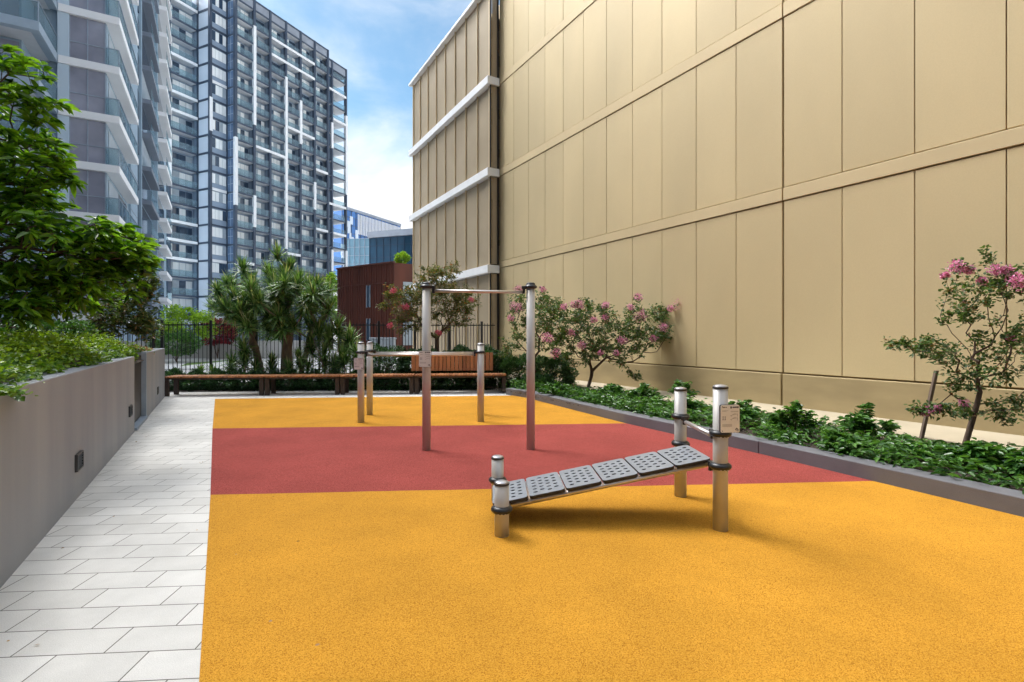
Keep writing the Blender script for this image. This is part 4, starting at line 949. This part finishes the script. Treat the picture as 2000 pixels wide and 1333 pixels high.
# ------------------------------------------------------------------ BEYOND THE FENCE
m = MB(); m._add([(-60, 20.5, .0), (2, 22.5, .0), (2, 30, .0), (-60, 28, .0)], [(0, 1, 2, 3)]); struct(m, 'road', 'concrete', 'pale paved lane beyond the fence')
m = MB(); a, b = G(350, 716), G(470, 703); m._add([(a.x, a.y, .004), (b.x, b.y, .004), (b.x+.5, b.y+4.5, .004), (a.x-1.5, a.y+3, .004)], [(0, 1, 2, 3)]); struct(m, 'lawn', 'lawn', 'small lawn patch beyond the fence')
m = MB(); A_, B_ = Vector((-24, 31, 0)), Vector((-12.5, 33.5, 0)); u = (B_-A_).normalized(); m.obox((A_+B_)/2+ZV*.55, u, Vector((-u.y, u.x, 0)), ZV, (B_-A_).length/2, .15, .55)
tag(m.build('garden_wall', 'concrete', bevel=.02), 'low pale garden wall beyond the fence, below the red shrub', 'wall')
shrub(425, 648, 31.5, 34, 24, 'deep red leaved shrub beyond the fence', 'leaf_red', n=2600, lf=(.16, .09), name='red_shrub')
tree('lime_tree', PX(365, 690, 29), line3(PX(365, 690, 29), PX(365, 650, 29), 3), [(350, 615, 29, 35, 22, 60), (390, 622, 29, 34, 18, 50), (330, 640, 28, 28, 18, 30), (370, 650, 29, 50, 22, 60), (440, 640, 33, 35, 16, 30)], 'leaf_lime', (.18, .09), 'bright lime green young tree beyond the fence at left', 'tree', r0=.1, per=12, spread=.25)
shrub(345, 672, 27, 45, 20, 'mid green hedge mound beyond the fence beside the planter', 'leaf_shrub', n=3000, lf=(.14, .07))
shrub(500, 655, 34, 55, 26, 'green hedge mound beyond the fence behind the dracaena trunks', 'leaf_shrub', n=3000, lf=(.16, .08))
tree('street_tree', PX(648, 690, 52), line3(PX(648, 690, 52), PX(648, 620, 52), 3), [(648, 560, 52, 14, 28, 60), (650, 600, 52, 16, 26, 50), (640, 590, 52, 12, 30, 40)], 'leaf_lime', (.34, .18), 'green tree squeezed between the dark tower and the brown building', 'tree', r0=.15, per=14, spread=.4)
# dark panel wall behind planter
m = MB(); a, b = PX(-60, 655, 13.2), PX(88, 655, 14.2); u = Vector((b.x-a.x, b.y-a.y, 0)).normalized(); v = Vector((-u.y, u.x, 0))
m.obox(Vector(((a.x+b.x)/2, (a.y+b.y)/2+.25, .95)), u, v, ZV, (b-a).length/2, .03, .93); tag(m.build('screen_panel', 'wood_fence'), 'dark solid screen panel behind the planter at the left edge', 'screen')
# brown clad building
BR = thing('brown_building', (-11, 42, 0), 'low rust brown clad building with a narrow window strip beyond the fence', 'building')
c0 = Vector((-9.2, 40, 0)); d1 = Vector((-1.427, 1, 0)).normalized(); d2 = Vector((1, .55, 0)).normalized(); top = 7.1
pl_ = [c0, c0+d2*7, c0+d2*7+d1*7.4, c0+d1*7.15]
m = MB(); m.prism(pl_, 0, top); m.build('wall', 'rust_clad', BR)
m = MB(); n1 = Vector((-d1.y, d1.x, 0)); n1 = n1 if n1.y < 0 else -n1
for q in range(1, 24): m.obox(c0+d1*(7.15*q/24)+n1*.02+ZV*top/2, d1, n1, ZV, .02, .03, top/2-.02)
for zz in (2.4, 5.6): m.obox(c0+d1*3.57+n1*.025+ZV*zz, d1, n1, ZV, 3.57, .04, .03)
m.build('cladding_rib', 'rust_clad', BR)
m = MB(); m.obox(c0+d1*3.57+n1*.03+ZV*(top+.06), d1, n1, ZV, 3.6, .1, .06); m.build('coping', 'rust_clad', BR)
for zz in (1.9, 4.6):
    m = MB(); m.obox(c0+d1*3.0+n1*.045+ZV*zz, d1, n1, ZV, .17, .03, .85, 0); w_ = m.build('window', 'glass_dark', BR)
    m = MB()
    for xo in (-.19, .19): m.obox(c0+d1*(3.0+xo)+n1*.06+ZV*zz, d1, n1, ZV, .03, .05, .9)
    m.build('frame', 'mullion', w_)
n2v = Vector((d2.y, -d2.x, 0))
for q, zz in enumerate((1.6, 4.7)):
    m = MB(); m.obox(c0+d2*1.6+n2v*.03+ZV*zz, d2, n2v, ZV, .9, .03, .95); w_ = m.build('window', 'curtain_dim', BR)
    m = MB(); m.obox(c0+d2*1.6+n2v*.05+ZV*zz, d2, n2v, ZV, .04, .04, .95); m.build('frame', 'mullion', w_)
shrub(786, 505, 43, 12, 10, 'small green roof plant on top of the brown building', 'leaf_lime', n=900, lf=(.2, .1), z0=7.1)
m = MB(); p = PX(748, 690, 27); m.obox(Vector((p.x, p.y, .62)), Vector((1, .1, 0)).normalized(), Vector((-.1, 1, 0)).normalized(), ZV, .62, .4, .6, ch=.06); m.obox(Vector((p.x, p.y, 1.27)), Vector((1, .1, 0)).normalized(), Vector((-.1, 1, 0)).normalized(), ZV, .66, .44, .05, ch=.06)
tag(m.build('service_cabinet', 'container', bevel=.02), 'pale grey service cabinet before the brown building', 'cabinet')
# far blocks
def glass_block(P0, d, Ln, dep, z1, label, gm, fm, nx, nz_, name, z0=0, fw=.15, split=None):
    d = Vector(d).normalized(); nrm = Vector((d.y, -d.x, 0)); nrm = nrm if nrm.y < 0 else -nrm; P0 = Vector(P0)
    t = thing(name, P0, label, 'building'); m = MB(); m.obox(P0+d*Ln/2-nrm*dep/2+ZV*(z0+z1)/2, d, nrm, ZV, Ln/2, dep/2, (z1-z0)/2); m.build('glass_wall', gm, t)
    m = MB()
    for q in range(nx+1): m.obox(P0+d*(Ln*q/nx)+nrm*.05+ZV*(z0+z1)/2, d, nrm, ZV, fw/2, .1, (z1-z0)/2)
    for q in range(nz_+1): m.obox(P0+d*Ln/2+nrm*.04+ZV*(z0+(z1-z0)*q/nz_), d, nrm, ZV, Ln/2, .1, fw/2)
    m.build('mullions', fm, t); return t, d, nrm, P0
ev = Vector((.418, .908, 0)).normalized()
t, d, nr_, P0 = glass_block((-66.5, 200, 0), ev, 37, 20, 51.5, 'far blue clad block with white fins near the skyline', 'blue_clad', 'b_frame', 14, 10, 'blue_building', 20, .2)
m = MB()
for q in range(30): m.obox(P0+d*(9+28*q/30)+nr_*.3+ZV*46.5, d, nr_, ZV, .13, .2, 4.0)
m.build('fins', 'a_white', t)
rm = MB()
for q in range(26): rm.obox(P0+d*random.uniform(0, 9)+nr_*.15+ZV*random.uniform(26, 50), d, nr_, ZV, random.choice((.5, .8)), .12, random.uniform(1, 2.5))
rm.build('white_panels', 'b_panel', t)
m = MB(); m.obox(P0+d*18.5+nr_*.2+ZV*51.6, d, nr_, ZV, 18.6, .4, .5); m.build('coping', 'b_screen', t)
glass_block(PX(672, 655, 150)*1.0-Vector((0, 0, E)), (1, -.12, 0), 9.4, 12, 29.6, 'pale teal glass office block left of the navy one', 'teal_glass', 'mullion', 6, 12, 'glass_building', 0, .12)
t, d, nr_, P0 = glass_block(PX(722, 655, 130)-Vector((0, 0, E)), (1, -.35, 0), 16, 14, 27.0, 'dark navy glass office block behind the brown building', 'navy_glass', 'glass_dark', 8, 9, 'glass_building', 0, .14)
m = MB(); m.obox(P0+d*8+nr_*.25+ZV*26.8, d, nr_, ZV, 8.1, .5, .75); m.build('parapet', 'b_screen', t)
m = MB(); m.obox(P0+d*8+nr_*.25+ZV*12.5, d, nr_, ZV, 8.1, .3, 5.0); m.build('podium', 'b_panel', t)

# ------------------------------------------------------------------ TOWER B (dark framed, far)
OB = Vector((-48.7, 90.3, 0)); eV = Vector((.418, .908, 0)).normalized(); gV = Vector((-eV.y, eV.x, 0))
TB = thing('apartment_tower', OB+eV*13, 'dark framed high-rise apartment tower with scattered white beams', 'building')
def lb(mb, a0, a1, b0, b1, z0, z1, mi=0): return mb.obox(OB+eV*(a0+a1)/2+gV*(b0+b1)/2+ZV*(z0+z1)/2, eV, gV, ZV, abs(a1-a0)/2, abs(b1-b0)/2, abs(z1-z0)/2, mi)
lev = [57.9-3.1*k for k in range(19)]           # slab tops
cols = [0, 3.74, 7.16, 10.8, 14.4, 18.1, 21.8, 23.0, 27.3]
m = MB(); lb(m, 0, 22.9, 1.35, 20, 0, 62.3); lb(m, 23.05, 27.0, 3.6, 16, 0, 60.5); lb(m, -3.2, -.0, 2.25, 20, 0, 62.3); lb(m, -14, -3.25, 6.7, 20, 0, 60)
m.build('core_wall', 'b_wall', TB)
fr = MB()
for a in cols: lb(fr, a-.22, a+.22, -.12, .45, 0, 62.8 if a < 22 else 61.2)
for a, b in zip(cols[:-1], cols[1:]):
    lb(fr, a+.2, b-.2, -.06, .1, (62.5 if a < 21 else 60.9), (62.8 if a < 21 else 61.2))
    if a not in (21.8,): lb(fr, a-.08, a+.08, .45, 1.34, 0, 61, 1)
lb(fr, -3.42, -2.98, 2.03, 2.5, 0, 62.8); lb(fr, -.25, .0, 2.1, 2.4, 0, 62.8); lb(fr, -8.5, -8.0, 5.2, 5.7, 0, 62); lb(fr, -3.3, -2.98, 5.2, 5.7, 0, 62.8)
fr.build('frame', ['b_frame', 'b_wall'], TB)
slabs = []; bals = []; wins = []; sof = MB()
zl = [61.1]+lev
for zt_ in lev:
    for i, (a, b) in enumerate(zip(cols[:-1], cols[1:])):
        if zt_ < 8: continue
        if i == 6:
            m = MB(); lb(m, a+.25, b-.25, .1, .3, zt_+.2, zt_+2.6); m.m = [0]*6; wins.append((m, 0)); continue
        # balustrade
        m = MB(); lb(m, a+.22, b-.22, .02, .05, zt_+.05, zt_+1.1); bals.append(m)
        # glazed doors: four panes, random curtains
        m = MB(); n = 4; pwid = (b-a-.5)/n; back_ = 1.30 if i < 7 else 3.5; base_c = random.random()
        for q in range(n):
            mi = random.choice((0, 0, 1, 2)) if base_c < .25 else random.choice((1, 1, 1, 2)); mi = 0 if random.random() < .14 else mi
            lb(m, a+.25+pwid*q+.04, a+.25+pwid*(q+1)-.04, back_-.05, back_, zt_+.1, zt_+2.45, mi)
        wins.append((m, 1))
m_sl = MB()
for zt_ in [61.1]+lev: 
    lb(m_sl, .0, 22.9, -.05, 1.34, zt_-.30, zt_) if zt_ > 0 else None
    lb(m_sl, 23.2, 27.5, -.05, 3.6, zt_-.30, zt_) if zt_ < 60 else lb(m_sl, 23.2, 27.5, -.05, 3.6, zt_-1.9, zt_-1.7)
    lb(m_sl, -3.42, -2.97, 2.03, 5.3, zt_-.30, zt_); lb(m_sl, -3.0, 0, 2.08, 2.3, zt_-.30, zt_); lb(m_sl, -.1, .1, .1, 2.2, zt_-.3, zt_)
    lb(m_sl, -14, -3.5, 5.25, 6.69, zt_-.30, zt_)
m_sl.build('floor_slabs', 'b_frame', TB)
m_so = MB()
for zt_ in [61.1]+lev:
    lb(m_so, .1, 22.8, .06, 1.34, zt_-.33, zt_-.301); lb(m_so, 23.3, 27.4, .06, 3.6, zt_-.33, zt_-.301); lb(m_so, -14, -3.6, 5.4, 6.69, zt_-.33, zt_-.301)
m_so.build('soffit', 'soffit', TB)
# screen at the top
m = MB()
for a, b in zip(cols[:-1], cols[1:]): z1 = 62.5 if a < 21 else 60.9; lb(m, a+.22, b-.22, .02, .06, z1-1.5, z1)
m.build('roof_screen', 'b_screen', TB)
capped('balustrade', bals, 'balustrade', TB)
wn_ = [x[0] for x in wins]
capped('window', wn_, ['glass_dark', 'curtain', 'curtain_dim'], TB)
# side panels of the projecting bay and its windows
pn = []; bw = []; gw = []; ww_ = []; wb = []
for zt_ in lev:
    m = MB(); lb(m, -3.28, -3.22, 2.55, 5.15, zt_+.02, zt_+2.78); pn.append(m)
    m = MB(); lb(m, -2.95, -.27, 2.12, 2.2, zt_+.02, zt_+.9, 3)
    for q in range(4): mi = random.choice((1, 1, 1, 0, 2)); lb(m, -2.93+q*.67, -2.93+(q+1)*.67-.06, 2.14, 2.2, zt_+.95, zt_+2.6, mi)
    bw.append(m)
    m = MB()
    for q in range(2):
        for z_ in (zt_+.03, zt_+1.4): lb(m, -.09, -.03, .52+q*.78, .52+q*.78+.68, z_, z_+1.28)
    gw.append(m)
    for a, b in ((-14, -8.5), (-8.0, -3.45)):
        m = MB(); lb(m, a+.02, b-.02, 5.32, 5.35, zt_+.05, zt_+1.1); wb.append(m)
        m = MB(); n = 4; pwid = (b-a)/n
        for q in range(n): lb(m, a+pwid*q+.04, a+pwid*(q+1)-.04, 6.63, 6.69, zt_+.1, zt_+2.5, random.choice((0, 1, 1, 2)))
        ww_.append(m)
for x in pn: x.build('panel', 'b_panel', TB)
for x in bw: x.build('bay_window', ['glass_dark', 'curtain', 'curtain_dim', 'b_wall'], TB)
for x in gw: x.build('corner_window', 'corner_glass', TB)
capped('wing_window', ww_, ['glass_dark', 'curtain', 'curtain_dim'], TB)
capped('wing_balustrade', wb, 'balustrade', TB)
m = MB(); lb(m, -.03, .0, .4, 2.1, 0, 62); m.build('corner_wall', 'mullion', TB)
def near_lev(z): return min([61.1]+lev, key=lambda q: abs(q-z))
wv = [(0, 36.4, 24.4), (1, 58, 39.9), (3, 51.9, 18.3), (4, 48.8, 40), (1, 27, 21.2), (5, 33.3, 27.6), (7, 47.6, 42), (7, 20, 15.3), (8, 50.7, 33), (8, 20.4, 16.6)]
for k, za_, zb2 in wv:
    m = MB(); a = cols[k]; lb(m, a-.27, a+.27, -.20, -.125, zb2, za_); lb(m, a-.27, a-.225, -.125, .3, zb2, za_); m.build('white_beam', 'b_white', TB)
wh = [(7.16, 18.1, 58.2), (7.16, 18.1, 55.1), (10.8, 18.1, 42.7), (3.74, 10.8, 36.5), (21.8, 27.3, 53.7), (23, 27.3, 47.5), (18.1, 21.8, 36.6), (18.1, 21.8, 24.2), (21.8, 27.3, 29.5), (23, 27.3, 23.5), (10.8, 14.4, 18), (0, 3.74, 15.1)]
for a, b, z in wh:
    z = near_lev(z); m = MB(); lb(m, a+.2, b-.2, -.24, -.125, z-.38, z+.10); m.build('white_beam', 'b_white', TB)
for z in (58, 48.7, 42, 39.5, 21, 18, 14.6):
    z = near_lev(z); m = MB(); lb(m, -14, -3.5, 5.10, 5.24, z-.38, z+.08); m.build('white_beam', 'b_white', TB)
for z in (45.7, 27.2, 15): z = near_lev(z); m = MB(); lb(m, -2.95, -.3, 1.98, 2.07, z-.38, z+.1); m.build('white_beam', 'b_white', TB)
m = MB(); lb(m, -8.55, -7.95, 5.05, 5.19, 26.3, 35.3); m.build('white_beam', 'b_white', TB)
m = MB(); lb(m, -8.55, -7.95, 5.05, 5.19, 5, 8.4); m.build('white_beam', 'b_white', TB)
m = MB(); lb(m, -3.46, -2.94, 1.93, 2.02, 36.7, 42.5); m.build('white_beam', 'b_white', TB)

# ------------------------------------------------------------------ BUILDING A (white balconies, left)
TA = thing('apartment_building', W(-10, 50, 0), 'blue grey apartment building with wrapping white balconies at the left', 'building')
m = MB(); m.ns(-30, -6.0, 40.45, 50.5, 0, 29.9); m.ns(-30, -6.01, 50.5, 84, 0, 56); m.build('wall', 'a_wall', TA)
m = MB(); m.ns(-30, -9.4, 38.2, 40.45, 0, 29.9); m.build('wall', 'a_wall', TA)
m = MB(); m.ns(-8.30, -7.78, 40.22, 40.45, 0, 30); m.build('column', 'a_column', TA)
m = MB(); m.ns(-6.0, -5.85, 49.6, 53.5, 0, 56); m.ns(-6.0, -5.75, 55.2, 55.6, 0, 56); m.ns(-6.0, -5.5, 66.0, 66.5, 0, 56); m.build('pier', 'a_wall', TA)
m = MB()
for k in range(18): m.ns(-5.85, -5.83, 49.6, 53.5, 2.0+3.1*k, 2.04+3.1*k)
m.build('joint', 'a_grey', TA)
zs = [2.3+3.1*k for k in range(9)]
for z in zs:
    m = MB(); m.ns(-8.25, -5.3, 40.12, 40.44, z, z+.46); m.ns(-6.0, -5.3, 40.44, 49.1, z, z+.46); m.build('balcony_slab', 'a_white', TA, bevel=.01, seg=1)
    m = MB(); m.ns(-5.36, -5.34, 40.3, 49.0, z+.46, z+1.5); m.ns(-6.0, -5.36, 40.18, 40.20, z+.46, z+1.5); b_ = m.build('balustrade', 'balustrade', TA)
    m = MB(); m.ns(-5.38, -5.32, 40.2, 49.05, z+1.5, z+1.54); m.ns(-6.0, -5.38, 40.16, 40.22, z+1.5, z+1.54)
    for q in range(7): m.ns(-5.37, -5.33, 40.2+q*1.45, 40.24+q*1.45, z+.46, z+1.5)
    m.build('handrail', 'mullion', b_)
    m = MB(); m.ns(-7.76, -6.02, 40.34, 40.44, z+.47, z+3.09); w_ = m.build('window', 'glass_lilac', TA)
    m = MB(); 
    for q in (-7.76, -6.90, -6.04): m.ns(q-.025, q+.025, 40.30, 40.34, z+.47, z+3.09)
    m.ns(-7.735, -6.925, 40.30, 40.34, z+1.5, z+1.55); m.ns(-6.875, -6.065, 40.30, 40.34, z+1.5, z+1.55); m.build('frame', 'mullion', w_)
    m = MB(); m.ns(-6.0, -5.95, 41.0, 44.6, z+.47, z+2.8, 0); m.ns(-6.0, -5.95, 44.7, 48.4, z+.47, z+2.8, 1); m.build('balcony_door', ['curtain_dim', 'glass_dark'], TA)
    # grey wrapping balconies nearer the camera
    m = MB(); m.ns(-16, -8.28, 36.5, 36.9, z, z+.5); m.ns(-8.7, -8.28, 36.9, 40.2, z, z+.5); m.build('grey_balcony_band', 'a_greyband', TA, bevel=.01, seg=1)
    m = MB(); m.ns(-16, -8.7, 36.9, 40.4, z+.02, z+.30); m.build('grey_balcony_slab', 'soffit', TA)
    m = MB(); m.ns(-16, -8.32, 36.56, 36.58, z+.5, z+1.55); m.ns(-8.34, -8.32, 36.58, 40.2, z+.5, z+1.55); b_ = m.build('balustrade', 'balustrade', TA)
    m = MB(); m.ns(-16, -8.30, 36.54, 36.60, z+1.55, z+1.59); m.ns(-8.36, -8.30, 36.6, 40.2, z+1.55, z+1.59)
    for q in range(5): m.ns(-8.35-q*1.6, -8.31-q*1.6, 36.55, 36.59, z+.5, z+1.55)
    m.build('handrail', 'mullion', b_)
    m = MB(); 
    for q in range(6): m.ns(-9.5-q*1.05-1.0, -9.5-q*1.05, 38.12, 38.19, z+.35, z+2.95, random.choice((0, 1, 1)))
    m.build('glass_door', ['glass_lilac', 'curtain_dim'], TA)
zs = [2.3+3.1*k for k in range(16)]
for z in zs:
    m = MB(); m.ns(-6.0, -5.25, 57.7, 65.2, z-1.2, z-.8); m.build('grey_balcony_band', 'a_grey', TA)
    m = MB(); m.ns(-5.31, -5.29, 57.8, 65.1, z-.8, z+.25); m.build('balustrade', 'balustrade', TA)
    m = MB(); m.ns(-6.0, -5.95, 56.2, 65.5, z-.7, z+1.7); m.build('glass_door', 'curtain_dim' if random.random() < .5 else 'glass_dark', TA)
    m = MB(); m.ns(-6.0, -5.9, 53.6, 55.1, z-.6, z+1.7); m.build('window', 'glass_dark', TA)
    m = MB(); m.ns(-6.0, -5.1, 72.3, 80.2, z, z+.46); m.build('balcony_slab', 'a_white', TA)
    m = MB(); m.ns(-5.16, -5.14, 72.4, 80.1, z+.46, z+1.5); m.build('balustrade', 'balustrade', TA)
    m = MB(); m.ns(-6.0, -5.95, 68, 80, z+.5, z+2.8); m.build('glass_door', 'glass_dark', TA)

# fallen leaves on the path
n = 60; s_ = rng.uniform(2.5, 13, n); nn_ = rng.uniform(-1.0, .55, n)+.0; Q = np.stack([N2.x*nn_+D2.x*s_, N2.y*nn_+D2.y*s_, np.full(n, .006)], 1)
o = quads_object('leaf_litter', [leaf_arrays(Q, rdir(n, -.02, .12), rng.uniform(.010, .026, n), .012, fold=.12)], 'leaf_dry'); tag(o, 'scattered dry leaf bits on the pale paver path', 'leaves', None, 'stuff')

# ------------------------------------------------------------------ unseen blocks added behind and left of the camera to shade wall and ground
CB = thing('shade_block', W(4, -12, 0), 'unseen grey block added behind the viewpoint to shade the court', 'building')
m = MB(); m.ns(-26, 24, -26, -11, 0, 27); m.build('wall', 'a_greyband', CB)
m = MB()
for k in range(8):
    for q in range(16): m.ns(-24.5+q*3, -22.3+q*3, -11, -10.95, 1+3.3*k, 3.2+3.3*k)
m.build('windows', 'glass_dark', CB)

CB = thing('shade_block', W(-13, 10, 0), 'unseen long grey wing added left of and behind the viewpoint for shade', 'building')  # second added block, keeps light off the near end of the gold wall
m = MB(); m.ns(-34, -13, -26, 30, 0, 38); m.build('wall', 'a_grey', CB)
m = MB()
for k in range(11):
    for q in range(18): m.ns(-13, -12.95, -25+q*3, -22.8+q*3, 1+3.3*k, 3.2+3.3*k)
m.build('windows', 'glass_dark', CB)
